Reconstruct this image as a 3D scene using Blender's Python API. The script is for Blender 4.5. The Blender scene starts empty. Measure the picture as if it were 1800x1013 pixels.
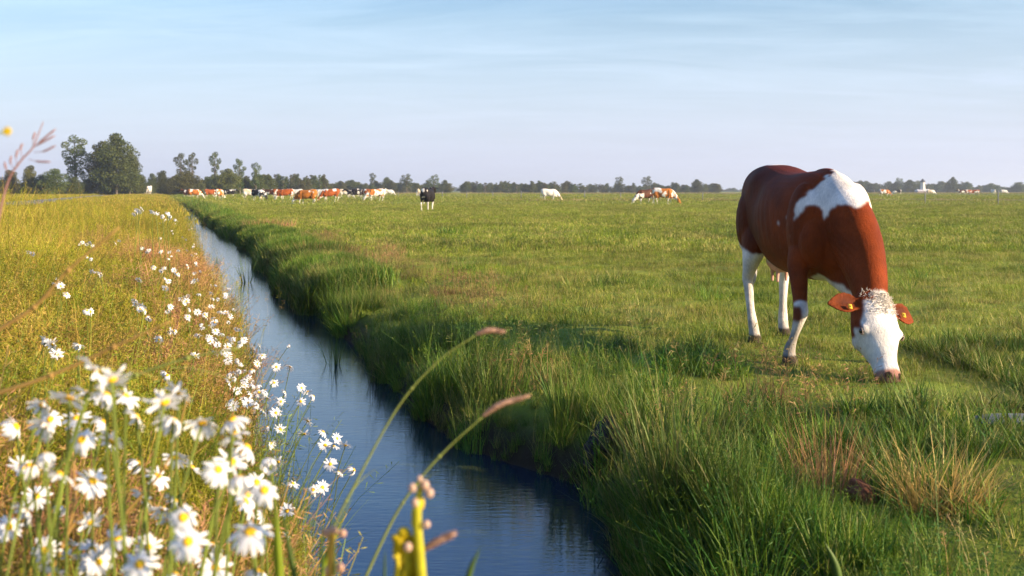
import bpy, math, random
import numpy as np
from mathutils import Vector, Matrix

S = bpy.context.scene
COL = S.collection
RAD = math.radians
random.seed(7)
RNG = np.random.default_rng(11)

# ------------------------------------------------------------------ camera
F = 1950.0          # focal length in photo pixels (1800 wide)
HC = 1.25           # eye height above the pasture
HZ = 335.0          # horizon row
cam = bpy.data.cameras.new('camera')
cam_o = bpy.data.objects.new('camera', cam); COL.objects.link(cam_o)
cam_o.location = (0, 0, HC); cam_o.rotation_euler = (RAD(90), 0, 0)
cam.sensor_width = 36; cam.lens = 36 * F / 1800
cam.shift_y = (HZ - 506.5) / 1800
cam.clip_start = 0.05; cam.clip_end = 9000
cam.dof.use_dof = True; cam.dof.focus_distance = 7.8; cam.dof.aperture_fstop = 5.0
S.camera = cam_o

# ------------------------------------------------------------------ sky and sun
SUN_DIR = Vector((0.93, -0.37, 0.0)).normalized()
EL = RAD(18)
AZ = math.atan2(SUN_DIR.x, SUN_DIR.y)
sunv = Vector((SUN_DIR.x * math.cos(EL), SUN_DIR.y * math.cos(EL), math.sin(EL)))
sl = bpy.data.lights.new('sun', 'SUN'); sl.energy = 5.0; sl.angle = RAD(0.9); sl.color = (1.0, 0.79, 0.53)
so = bpy.data.objects.new('sun', sl); COL.objects.link(so)
so.rotation_euler = sunv.to_track_quat('Z', 'Y').to_euler(); so.location = (20, -20, 20)

world = bpy.data.worlds.new('World'); S.world = world; world.use_nodes = True
nt = world.node_tree; nt.nodes.clear()
def N(t, kind, **kw):
    n = t.nodes.new(kind)
    for k, v in kw.items(): setattr(n, k, v)
    return n
sky = N(nt, 'ShaderNodeTexSky', sky_type='NISHITA'); sky.sun_disc = False
sky.sun_elevation = EL; sky.sun_rotation = AZ
sky.air_density = 1.0; sky.dust_density = 1.2; sky.ozone_density = 1.6; sky.altitude = 0
tc = N(nt, 'ShaderNodeTexCoord')
sep = N(nt, 'ShaderNodeSeparateXYZ'); nt.links.new(tc.outputs['Generated'], sep.inputs[0])
# cirrus laid out on a plane high above: direction / height
zc = N(nt, 'ShaderNodeMath', operation='ADD'); zc.inputs[1].default_value = 0.10; nt.links.new(sep.outputs[2], zc.inputs[0])
dx = N(nt, 'ShaderNodeMath', operation='DIVIDE'); nt.links.new(sep.outputs[0], dx.inputs[0]); nt.links.new(zc.outputs[0], dx.inputs[1])
dy = N(nt, 'ShaderNodeMath', operation='DIVIDE'); nt.links.new(sep.outputs[1], dy.inputs[0]); nt.links.new(zc.outputs[0], dy.inputs[1])
cb = N(nt, 'ShaderNodeCombineXYZ'); nt.links.new(dx.outputs[0], cb.inputs[0]); nt.links.new(dy.outputs[0], cb.inputs[1])
mp = N(nt, 'ShaderNodeMapping'); mp.inputs['Scale'].default_value = (0.55, 1.5, 1); mp.inputs['Rotation'].default_value = (0, 0, RAD(12))
nt.links.new(cb.outputs[0], mp.inputs[0])
n1 = N(nt, 'ShaderNodeTexNoise'); n1.inputs['Scale'].default_value = 1.3; n1.inputs['Detail'].default_value = 9; n1.inputs['Roughness'].default_value = 0.62; n1.inputs['Distortion'].default_value = 0.9
nt.links.new(mp.outputs[0], n1.inputs['Vector'])
r1 = N(nt, 'ShaderNodeMapRange'); r1.inputs[1].default_value = 0.40; r1.inputs[2].default_value = 0.75; r1.inputs[3].default_value = 0.08; r1.inputs[4].default_value = 0.28
nt.links.new(n1.outputs[0], r1.inputs[0])
bg_col = N(nt, 'ShaderNodeMixRGB'); bg_col.inputs[2].default_value = (7.8, 9.2, 10.6, 1)
cf = N(nt, 'ShaderNodeMapRange'); cf.inputs[1].default_value = 0.13; cf.inputs[2].default_value = 0.34; cf.inputs[3].default_value = 1; cf.inputs[4].default_value = 0.12; nt.links.new(sep.outputs[2], cf.inputs[0])
cfm = N(nt, 'ShaderNodeMath', operation='MULTIPLY'); nt.links.new(r1.outputs[0], cfm.inputs[0]); nt.links.new(cf.outputs[0], cfm.inputs[1]); nt.links.new(cfm.outputs[0], bg_col.inputs[0])
# haze band low over the horizon: faintly lavender
hz = N(nt, 'ShaderNodeMapRange'); hz.inputs[1].default_value = 0.0; hz.inputs[2].default_value = 0.16; hz.inputs[3].default_value = 0.85; hz.inputs[4].default_value = 0.0
nt.links.new(sep.outputs[2], hz.inputs[0])
hm = N(nt, 'ShaderNodeMixRGB'); hm.inputs[2].default_value = (4.9, 5.15, 6.8, 1)
tint = N(nt, 'ShaderNodeMixRGB', blend_type='MULTIPLY'); tint.inputs[0].default_value = 1; tint.inputs[2].default_value = (0.90, 1.02, 1.13, 1)
nt.links.new(sky.outputs[0], tint.inputs[1])
zb = N(nt, 'ShaderNodeMapRange'); zb.inputs[1].default_value = 0.15; zb.inputs[2].default_value = 0.38; nt.links.new(sep.outputs[2], zb.inputs[0])
zt = N(nt, 'ShaderNodeMixRGB', blend_type='MULTIPLY'); zt.inputs[2].default_value = (0.82, 1.14, 1.55, 1); nt.links.new(zb.outputs[0], zt.inputs[0]); nt.links.new(tint.outputs[0], zt.inputs[1]); nt.links.new(zt.outputs[0], bg_col.inputs[1])
nt.links.new(bg_col.outputs[0], hm.inputs[1]); nt.links.new(hz.outputs[0], hm.inputs[0])
# small grey cloudlets low on the right
n2 = N(nt, 'ShaderNodeTexNoise'); n2.inputs['Scale'].default_value = 9; n2.inputs['Detail'].default_value = 4
mp2 = N(nt, 'ShaderNodeMapping'); mp2.inputs['Scale'].default_value = (1, 1, 5); nt.links.new(tc.outputs['Generated'], mp2.inputs[0]); nt.links.new(mp2.outputs[0], n2.inputs['Vector'])
dotn = N(nt, 'ShaderNodeVectorMath', operation='DISTANCE')
mp3 = N(nt, 'ShaderNodeMapping'); mp3.inputs['Scale'].default_value = (1, 1, 4.5); nt.links.new(tc.outputs['Generated'], mp3.inputs[0])
cdir = Vector(((1690 - 900) / F, 1, (HZ - 152) / F)).normalized()
dotn.inputs[1].default_value = (cdir.x, cdir.y, cdir.z * 4.5); nt.links.new(mp3.outputs[0], dotn.inputs[0])
rr = N(nt, 'ShaderNodeMapRange'); rr.inputs[1].default_value = 0.04; rr.inputs[2].default_value = 0.085; rr.inputs[3].default_value = 1; rr.inputs[4].default_value = 0; nt.links.new(dotn.outputs['Value'], rr.inputs[0])
r3 = N(nt, 'ShaderNodeMapRange'); r3.inputs[1].default_value = 0.50; r3.inputs[2].default_value = 0.68; r3.inputs[3].default_value = 0; r3.inputs[4].default_value = 0.85; nt.links.new(n2.outputs[0], r3.inputs[0])
mm = N(nt, 'ShaderNodeMath', operation='MULTIPLY'); nt.links.new(rr.outputs[0], mm.inputs[0]); nt.links.new(r3.outputs[0], mm.inputs[1])
cm = N(nt, 'ShaderNodeMixRGB'); cm.inputs[2].default_value = (4.6, 5.4, 6.8, 1)
nt.links.new(mm.outputs[0], cm.inputs[0]); nt.links.new(hm.outputs[0], cm.inputs[1])
bg = N(nt, 'ShaderNodeBackground'); bg.inputs['Strength'].default_value = 0.072
nt.links.new(cm.outputs[0], bg.inputs['Color'])
wo = N(nt, 'ShaderNodeOutputWorld'); nt.links.new(bg.outputs[0], wo.inputs[0])

S.view_settings.view_transform = 'Standard'; S.view_settings.look = 'None'
S.view_settings.exposure = 1.2; S.view_settings.gamma = 1.0
S.render.engine = 'CYCLES'
S.cycles.use_denoising = True
S.cycles.max_bounces = 6; S.cycles.diffuse_bounces = 2; S.cycles.glossy_bounces = 3
S.cycles.transmission_bounces = 3; S.cycles.transparent_max_bounces = 8; S.cycles.volume_bounces = 0
S.cycles.sample_clamp_indirect = 6

# ------------------------------------------------------------------ helpers
def tag(o, label=None, cat=None, group=None, kind=None):
    if label: o['label'] = label
    if cat: o['category'] = cat
    if group: o['group'] = group
    if kind: o['kind'] = kind
    return o
def link(name, me, mat=None, parent=None, smooth=True):
    o = bpy.data.objects.new(name, me); COL.objects.link(o)
    if mat is not None:
        for m in (mat if isinstance(mat, (list, tuple)) else [mat]): me.materials.append(m)
    if parent: o.parent = parent
    if smooth and me.polygons: me.polygons.foreach_set('use_smooth', [True] * len(me.polygons))
    return o
def mesh(name, v, f, midx=None):
    me = bpy.data.meshes.new(name); me.from_pydata([tuple(map(float, p)) for p in v], [], f)
    if midx is not None: me.polygons.foreach_set('material_index', midx)
    me.update(); return me
def fattr(me, name, vals):
    a = me.attributes.new(name, 'FLOAT', 'POINT'); a.data.foreach_set('value', np.asarray(vals, dtype=np.float32).ravel())
def cattr(me, name, vals):
    a = me.attributes.new(name, 'FLOAT_COLOR', 'POINT'); a.data.foreach_set('color', np.asarray(vals, dtype=np.float32).ravel())
def empty(name, loc, rz=0):
    o = bpy.data.objects.new(name, None); COL.objects.link(o); o.location = loc; o.rotation_euler = (0, 0, rz); o.empty_display_size = 0.05
    return o
def at(px, py, z=0.0):
    d = (HC - z) * F / (py - HZ); return Vector(((px - 900) / F * d, d, z))
def atd(px, py, d):
    return Vector(((px - 900) / F * d, d, HC - (py - HZ) / F * d))
def h3(ix, iy, iz, s):
    h = (ix.astype(np.int64) * 374761393 + iy.astype(np.int64) * 668265263 + iz.astype(np.int64) * 2147483647 + s * 1274126177) & 0xffffffff
    h = ((h ^ (h >> 13)) * 1274126177) & 0xffffffff
    h = (h ^ (h >> 16)) & 0xffffffff
    return h / 4294967295.0
def vnoise(x, y, z=0.0, s=0):
    x = np.asarray(x, float); y = np.asarray(y, float); z = np.zeros_like(x) + z
    ix, iy, iz = np.floor(x), np.floor(y), np.floor(z)
    fx, fy, fz = x - ix, y - iy, z - iz
    fx, fy, fz = [t * t * (3 - 2 * t) for t in (fx, fy, fz)]
    r = 0
    for a in (0, 1):
        for b in (0, 1):
            for c in (0, 1):
                w = (fx if a else 1 - fx) * (fy if b else 1 - fy) * (fz if c else 1 - fz)
                r = r + w * h3(ix + a, iy + b, iz + c, s)
    return r
def fbm(x, y, z=0.0, s=0, o=4):
    r = 0; a = 0.5; k = 1.0; t = 0
    for i in range(o):
        r = r + a * vnoise(x * k, y * k, np.asarray(z) * k, s + i); t += a; a *= .5; k *= 2.03
    return r / t

def tube(pts, rad, n=8, cap=True):
    """verts, faces of a tapered tube along a polyline"""
    P = [Vector(p) for p in pts]; v = []; f = []
    up = Vector((0.13, 0.97, 0.2)).normalized()
    for i, p in enumerate(P):
        t = (P[min(i + 1, len(P) - 1)] - P[max(i - 1, 0)]).normalized()
        if abs(t.dot(up)) > .95: up = Vector((0.9, 0.1, 0.3)).normalized()
        a = t.cross(up).normalized(); b = t.cross(a).normalized()
        r = rad[i] if hasattr(rad, '__len__') else rad
        for k in range(n):
            c = 2 * math.pi * k / n; v.append(p + a * math.cos(c) * r + b * math.sin(c) * r)
    for i in range(len(P) - 1):
        for k in range(n):
            f.append((i * n + k, i * n + (k + 1) % n, (i + 1) * n + (k + 1) % n, (i + 1) * n + k))
    if cap: f.append(tuple(range(n))[::-1]); f.append(tuple((len(P) - 1) * n + k for k in range(n)))
    return v, f
class MB:
    def __init__(s): s.v = []; s.f = []; s.m = []
    def add(s, v, f, m=0):
        o = len(s.v); s.v += list(v); s.f += [tuple(i + o for i in q) for q in f]; s.m += [m] * len(f)
    def tube(s, *a, m=0, **k): v, f = tube(*a, **k); s.add(v, f, m)
    def ball(s, c, r, m=0, nu=10, nv=6, top=0.0):
        r = Vector(r) if hasattr(r, '__len__') else Vector((r, r, r)); c = Vector(c); v = []; f = []
        for j in range(nv + 1):
            th = math.pi * j / nv
            for k in range(nu):
                ph = 2 * math.pi * k / nu
                v.append(c + Vector((r.x * math.sin(th) * math.cos(ph), r.y * math.sin(th) * math.sin(ph), r.z * math.cos(th))))
        for j in range(nv):
            for k in range(nu): f.append((j * nu + k, (j + 1) * nu + k, (j + 1) * nu + (k + 1) % nu, j * nu + (k + 1) % nu))
        s.add(v, f, m)
    def box(s, a, b, m=0):
        v = [(x, y, z) for z in (a[2], b[2]) for y in (a[1], b[1]) for x in (a[0], b[0])]
        s.add(v, [(0, 2, 3, 1), (4, 5, 7, 6), (0, 1, 5, 4), (2, 6, 7, 3), (0, 4, 6, 2), (1, 3, 7, 5)], m)
    def me(s, name): return mesh(name, s.v, s.f, s.m)
def spline(pts, k=6):
    P = [Vector(p) for p in pts]; P = [P[0] * 2 - P[1]] + P + [P[-1] * 2 - P[-2]]; o = []
    for i in range(1, len(P) - 2):
        for j in range(k):
            t = j / k; a, b, c, d = P[i - 1], P[i], P[i + 1], P[i + 2]
            o.append(0.5 * ((2 * b) + (c - a) * t + (2 * a - 5 * b + 4 * c - d) * t * t + (-a + 3 * b - 3 * c + d) * t ** 3))
    o.append(P[-2].copy()); return o

# ------------------------------------------------------------------ materials
def newmat(name):
    m = bpy.data.materials.new(name); m.use_nodes = True; m.node_tree.nodes.clear(); return m, m.node_tree
def simple(name, col, rough=0.7, noise=0.15, scale=20, trans=0.0, bump=0.0, spec=0.3):
    m, t = newmat(name)
    tcx = N(t, 'ShaderNodeTexCoord'); nz = N(t, 'ShaderNodeTexNoise'); nz.inputs['Scale'].default_value = scale; nz.inputs['Detail'].default_value = 5
    t.links.new(tcx.outputs['Object'], nz.inputs['Vector'])
    mr = N(t, 'ShaderNodeMapRange'); mr.inputs[1].default_value = .25; mr.inputs[2].default_value = .75; mr.inputs[3].default_value = 1 - noise; mr.inputs[4].default_value = 1 + noise
    t.links.new(nz.outputs[0], mr.inputs[0])
    vm = N(t, 'ShaderNodeVectorMath', operation='SCALE'); vm.inputs[0].default_value = col[:3]; t.links.new(mr.outputs[0], vm.inputs['Scale'])
    p = N(t, 'ShaderNodeBsdfPrincipled'); p.inputs['Roughness'].default_value = rough; p.inputs['Specular IOR Level'].default_value = spec
    t.links.new(vm.outputs[0], p.inputs['Base Color'])
    out = N(t, 'ShaderNodeOutputMaterial')
    if bump:
        b = N(t, 'ShaderNodeBump'); b.inputs['Strength'].default_value = 1; b.inputs['Distance'].default_value = bump; t.links.new(nz.outputs[0], b.inputs['Height']); t.links.new(b.outputs[0], p.inputs['Normal'])
    if trans:
        tr = N(t, 'ShaderNodeBsdfTranslucent'); t.links.new(vm.outputs[0], tr.inputs[0]); mx = N(t, 'ShaderNodeMixShader'); mx.inputs[0].default_value = trans
        t.links.new(p.outputs[0], mx.inputs[1]); t.links.new(tr.outputs[0], mx.inputs[2]); t.links.new(mx.outputs[0], out.inputs[0])
    else: t.links.new(p.outputs[0], out.inputs[0])
    return m
def grass_mat(name, a, b, dry, dry_amt=0.3, trans=0.28, patch=0.5, rnd=0.35):
    """a..b by blade, patches and single blades going to the dry colour"""
    m, t = newmat(name)
    at_ = N(t, 'ShaderNodeAttribute', attribute_name='tint'); oi = N(t, 'ShaderNodeObjectInfo'); g = N(t, 'ShaderNodeNewGeometry')
    nz = N(t, 'ShaderNodeTexNoise'); nz.inputs['Scale'].default_value = patch; nz.inputs['Detail'].default_value = 3; t.links.new(g.outputs['Position'], nz.inputs['Vector'])
    m1 = N(t, 'ShaderNodeMixRGB'); m1.inputs[1].default_value = (*a, 1); m1.inputs[2].default_value = (*b, 1); t.links.new(at_.outputs['Fac'], m1.inputs[0])
    # dry fraction = smoothstep(noise + random + tint)
    s1 = N(t, 'ShaderNodeMath', operation='MULTIPLY_ADD'); s1.inputs[1].default_value = rnd; t.links.new(oi.outputs['Random'], s1.inputs[0]); t.links.new(nz.outputs[0], s1.inputs[2])
    s2 = N(t, 'ShaderNodeMath', operation='MULTIPLY'); s2.inputs[1].default_value = 7.31; t.links.new(at_.outputs['Fac'], s2.inputs[0])
    s3 = N(t, 'ShaderNodeMath', operation='FRACT'); t.links.new(s2.outputs[0], s3.inputs[0])
    s4 = N(t, 'ShaderNodeMath', operation='MULTIPLY_ADD'); s4.inputs[1].default_value = 0.55; t.links.new(s3.outputs[0], s4.inputs[0]); t.links.new(s1.outputs[0], s4.inputs[2])
    mr = N(t, 'ShaderNodeMapRange'); c = 1.45 - dry_amt; mr.inputs[1].default_value = c - .16; mr.inputs[2].default_value = c + .16; t.links.new(s4.outputs[0], mr.inputs[0])
    m2 = N(t, 'ShaderNodeMixRGB'); m2.inputs[2].default_value = (*dry, 1); t.links.new(m1.outputs[0], m2.inputs[1]); t.links.new(mr.outputs[0], m2.inputs[0])
    # brightness wobble
    n2 = N(t, 'ShaderNodeTexNoise'); n2.inputs['Scale'].default_value = 2.3; n2.inputs['Detail'].default_value = 3; t.links.new(g.outputs['Position'], n2.inputs['Vector'])
    r2 = N(t, 'ShaderNodeMapRange'); r2.inputs[1].default_value = .3; r2.inputs[2].default_value = .7; r2.inputs[3].default_value = .50; r2.inputs[4].default_value = 1.4; t.links.new(n2.outputs[0], r2.inputs[0])
    n3 = N(t, 'ShaderNodeTexNoise'); n3.inputs['Scale'].default_value = .22; n3.inputs['Detail'].default_value = 4; t.links.new(g.outputs['Position'], n3.inputs['Vector'])
    r3_ = N(t, 'ShaderNodeMapRange'); r3_.inputs[1].default_value = .35; r3_.inputs[2].default_value = .65; r3_.inputs[3].default_value = .72; r3_.inputs[4].default_value = 1.2; t.links.new(n3.outputs[0], r3_.inputs[0])
    mu_ = N(t, 'ShaderNodeMath', operation='MULTIPLY'); t.links.new(r2.outputs[0], mu_.inputs[0]); t.links.new(r3_.outputs[0], mu_.inputs[1])
    vm = N(t, 'ShaderNodeVectorMath', operation='SCALE'); t.links.new(m2.outputs[0], vm.inputs[0]); t.links.new(mu_.outputs[0], vm.inputs['Scale'])
    p = N(t, 'ShaderNodeBsdfPrincipled'); p.inputs['Roughness'].default_value = .55; p.inputs['Specular IOR Level'].default_value = .25; t.links.new(vm.outputs[0], p.inputs['Base Color'])
    tr = N(t, 'ShaderNodeBsdfTranslucent'); t.links.new(vm.outputs[0], tr.inputs[0])
    mx = N(t, 'ShaderNodeMixShader'); mx.inputs[0].default_value = trans; t.links.new(p.outputs[0], mx.inputs[1]); t.links.new(tr.outputs[0], mx.inputs[2])
    out = N(t, 'ShaderNodeOutputMaterial'); t.links.new(mx.outputs[0], out.inputs[0])
    return m

M_field = grass_mat('pasture_grass', (.092, .165, .010), (.26, .30, .018), (.40, .33, .09), .40)
M_bank = grass_mat('bank_grass', (.030, .115, .010), (.16, .23, .018), (.36, .30, .09), .28)
M_left = grass_mat('verge_grass', (.12, .16, .010), (.42, .37, .022), (.48, .30, .07), .38)
M_red = grass_mat('reddish_grass', (.34, .19, .06), (.46, .30, .10), (.46, .22, .12), .4)
M_straw = grass_mat('straw', (.38, .26, .07), (.50, .36, .12), (.36, .20, .07), .4)
M_rush = grass_mat('rush', (.05, .11, .015), (.13, .19, .025), (.34, .27, .09), .25)
M_reed = simple('reed_leaf', (.09, .15, .025), .5, .3, 6, .3)
M_leafy = simple('yellow_green_leaf', (.24, .31, .02), .45, .25, 12, .35)
M_petal = simple('petal', (.80, .79, .78), .6, .04, 80, .30)
M_disc = simple('daisy_disc', (.75, .42, .01), .7, .2, 400)
M_stem = simple('daisy_stem', (.16, .20, .03), .6, .3, 15, .2)
M_dead = simple('withered_daisy', (.42, .30, .16), .8, .3, 60, .2)
M_bark = simple('bark', (.16, .13, .10), .9, .3, 3)
M_wood = simple('weathered_wood', (.17, .17, .18), .85, .3, 12, bump=.01)

# ------------------------------------------------------------------ terrain
DU = Vector((-0.2987, 0.9543, 0)); DV = Vector((0.9543, 0.2987, 0))
ZW = -0.42
VR_U = [-60, 0, 3.5, 4.5, 5.2, 5.8, 6.5, 7.1, 8.6, 11, 13, 20, 40, 400, 4000]
VR_V = [1.8, 1.7, 1.82, 1.93, 2.12, 2.22, 1.92, 1.76, 1.76, 1.9, 2.0, 2.15, 2.3, 2.3, 2.3]
def sstep(a, b, x): t = np.clip((x - a) / (b - a), 0, 1); return t * t * (3 - 2 * t)
def uv(X, Y): return -0.2987 * X + 0.9543 * Y, 0.9543 * X + 0.2987 * Y
def xy(u, v): return -0.2987 * u + 0.9543 * v, 0.9543 * u + 0.2987 * v
def vright(u): u = np.asarray(u, float); return np.interp(u, VR_U, VR_V) + (vnoise(u * 1.1, np.zeros_like(u) + 3.3, 0, 5) - .5) * .20 + (vnoise(u * .33, np.zeros_like(u) + 6.3, 0, 15) - .5) * .55 * sstep(9, 14, u)
def vleft(u): u = np.asarray(u, float); return 0.56 + (vnoise(np.asarray(u) * .9, np.zeros_like(u) + 9.1, 0, 8) - .5) * .2
def ground(X, Y):
    X = np.asarray(X, float); Y = np.asarray(Y, float); u, v = uv(X, Y)
    vr, vl = vright(u), vleft(u)
    n = (fbm(X * 1.3, Y * 1.3, 0, 21, 3) - .5) * .10 + (fbm(X * 5, Y * 5, 0, 31, 2) - .5) * .03
    fade = 1 - sstep(30, 120, Y)
    tt = v - vr
    zr = np.interp(tt, [-1, -.5, -.06, .0, .10, .35, .9, 1.8], [-.95, -.8, -.5, -.43, -.26, -.12, -.05, 0.0])
    zr = zr + n * fade * sstep(-.1, .5, tt)
    cowflat = np.exp(-(((X - 2.3) / 1.0) ** 2 + ((Y - 8.4) / 1.6) ** 2) ** 2)
    zr = zr * (1 - .8 * cowflat * sstep(.8, 1.4, tt))
    tl = vl - v
    zl = np.interp(tl, [-1, -.5, -.05, 0, .10, .3, .6, 1.0, 1.6, 3, 30], [-.95, -.8, -.5, -.43, -.32, -.16, .0, .12, .20, .24, .22]) + n * fade * .8 * sstep(0, .5, tl)
    return np.where(v > (vr + vl) / 2, zr, zl)
def g1(x, y): return float(ground(np.array([x]), np.array([y]))[0])

us = np.concatenate([np.linspace(-30, 0, 16)[:-1], np.arange(0, 16, .1), 16 + np.cumsum(.1 * 1.045 ** np.arange(190))])
us = us[us < 6000]; us = np.append(us, 6500)
vp = np.concatenate([np.arange(3.2, 6, .12), 6 + np.cumsum(.12 * 1.07 ** np.arange(125))]); vp = vp[vp < 4000]; vp = np.append(vp, 4200)
vn = -np.concatenate([np.arange(1.0, 4, .15), 4 + np.cumsum(.15 * 1.09 ** np.arange(110))]); vn = vn[vn > -4000]; vn = np.append(vn, -4200)
vs = np.concatenate([vn[::-1], np.arange(-.95, 3.2, .05), vp])
U, V = np.meshgrid(us, vs, indexing='ij'); X, Y = xy(U, V); Z = ground(X, Y)
nu_, nv_ = U.shape
idx = np.arange(nu_ * nv_).reshape(nu_, nv_)
fc = np.stack([idx[:-1, :-1], idx[1:, :-1], idx[1:, 1:], idx[:-1, 1:]], -1).reshape(-1, 4)
gm = bpy.data.meshes.new('ground'); vv = np.stack([X, Y, Z], -1).reshape(-1, 3)
gm.vertices.add(len(vv)); gm.vertices.foreach_set('co', vv.ravel().astype(np.float32))
gm.loops.add(fc.size); gm.loops.foreach_set('vertex_index', fc.ravel()[:].astype(np.int32))
gm.polygons.add(len(fc)); gm.polygons.foreach_set('loop_start', (np.arange(len(fc)) * 4).astype(np.int32)); gm.update(calc_edges=True)
leftm = sstep(1.3, .9, V) if False else (V < 1.25).astype(float)
mud = (1 - sstep(-.30, -.12, Z)) * ((V > .3) & (V < 3.4))
fattr(gm, 'left', leftm); fattr(gm, 'mud', mud)
mg, t = newmat('ground')
geo = N(t, 'ShaderNodeNewGeometry')
def noise_node(t, vec, sc, det=4, rough=.5):
    n = N(t, 'ShaderNodeTexNoise'); n.inputs['Scale'].default_value = sc; n.inputs['Detail'].default_value = det; n.inputs['Roughness'].default_value = rough; t.links.new(vec, n.inputs['Vector']); return n
def mix(t, fac, a, b, bt='MIX'):
    n = N(t, 'ShaderNodeMixRGB', blend_type=bt)
    for i, x in ((0, fac), (1, a), (2, b)):
        if hasattr(x, 'links') or isinstance(x, bpy.types.NodeSocket): t.links.new(x, n.inputs[i])
        elif isinstance(x, (int, float)): n.inputs[i].default_value = x
        else: n.inputs[i].default_value = (*x, 1)
    return n.outputs[0]
def mrange(t, x, a, b, c=0., d=1.):
    n = N(t, 'ShaderNodeMapRange'); t.links.new(x, n.inputs[0])
    for i, q in enumerate((a, b, c, d)): n.inputs[i + 1].default_value = q
    return n.outputs[0]
P_ = geo.outputs['Position']
na = noise_node(t, P_, .35, 5); nb = noise_node(t, P_, 3.5, 5, .65); nc = noise_node(t, P_, .035, 4)
field = mix(t, mrange(t, na.outputs[0], .35, .65), (.14, .19, .02), (.25, .28, .035))
field = mix(t, mrange(t, nc.outputs[0], .45, .7, 0, .55), field, (.30, .27, .07))
field = mix(t, mrange(t, nb.outputs[0], .45, .75, 0, .65), field, (.07, .075, .02))
vergec = mix(t, mrange(t, na.outputs[0], .35, .65), (.22, .20, .03), (.30, .20, .05))
vergec = mix(t, mrange(t, nb.outputs[0], .45, .75, 0, .7), vergec, (.10, .09, .02))
la = N(t, 'ShaderNodeAttribute', attribute_name='left'); ma = N(t, 'ShaderNodeAttribute', attribute_name='mud')
colr = mix(t, la.outputs['Fac'], field, vergec); colr = mix(t, ma.outputs['Fac'], colr, (.035, .028, .018))
pb = N(t, 'ShaderNodeBsdfPrincipled'); pb.inputs['Roughness'].default_value = .9; pb.inputs['Specular IOR Level'].default_value = .1; t.links.new(colr, pb.inputs['Base Color'])
bp = N(t, 'ShaderNodeBump'); bp.inputs['Distance'].default_value = .06; t.links.new(nb.outputs[0], bp.inputs['Height']); t.links.new(bp.outputs[0], pb.inputs['Normal'])
ou = N(t, 'ShaderNodeOutputMaterial'); t.links.new(pb.outputs[0], ou.inputs[0])
tag(link('ground', gm, mg), kind='structure')

# water
mw, t = newmat('ditch_water')
geo = N(t, 'ShaderNodeNewGeometry'); mpw = N(t, 'ShaderNodeMapping', vector_type='POINT'); mpw.inputs['Scale'].default_value = (1.0, 3.2, 1); mpw.inputs['Rotation'].default_value = (0, 0, RAD(-4))
t.links.new(geo.outputs['Position'], mpw.inputs[0])
wn = noise_node(t, mpw.outputs[0], 9, 3, .55); wn2 = noise_node(t, mpw.outputs[0], 1.2, 3)
bw = N(t, 'ShaderNodeBump'); bw.inputs['Distance'].default_value = .0022; bw.inputs['Strength'].default_value = .8; t.links.new(wn.outputs[0], bw.inputs['Height'])
bw2 = N(t, 'ShaderNodeBump'); bw2.inputs['Distance'].default_value = .004; bw2.inputs['Strength'].default_value = .5; t.links.new(wn2.outputs[0], bw2.inputs['Height']); t.links.new(bw.outputs[0], bw2.inputs['Normal'])
pw = N(t, 'ShaderNodeBsdfPrincipled'); pw.inputs['Base Color'].default_value = (.004, .018, .036, 1); pw.inputs['Roughness'].default_value = .04; pw.inputs['IOR'].default_value = 1.9  # blue of the reflected sky is partly put into the base colour
t.links.new(bw2.outputs[0], pw.inputs['Normal']); ow = N(t, 'ShaderNodeOutputMaterial'); t.links.new(pw.outputs[0], ow.inputs[0])
wv = []; wu = [-20, 0, 5, 10, 20, 40, 80, 160, 400, 1200]
for u in wu:
    for v in (.1, 2.9): x, y = xy(u, v); wv.append((x, y, ZW))
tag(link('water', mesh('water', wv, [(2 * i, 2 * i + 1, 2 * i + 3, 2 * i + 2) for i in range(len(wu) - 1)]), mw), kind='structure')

# road beyond the verge, left
rv = []; ru = [5, 20, 40, 60, 80, 100, 130, 160, 200, 300, 500, 900]
for u in ru:
    for v in (-12.8, -11.4, -10, -8.6): x, y = xy(u, v); rv.append((x, y, float(ground(np.array([x]), np.array([y]))[0]) + .05))
M_road = simple('asphalt', (.17, .165, .19), .85, .15, 1.5)
tag(link('road', mesh('road', rv, [(4 * i + j, 4 * i + j + 1, 4 * i + j + 5, 4 * i + j + 4) for i in range(len(ru) - 1) for j in range(3)]), M_road), kind='structure')

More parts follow.
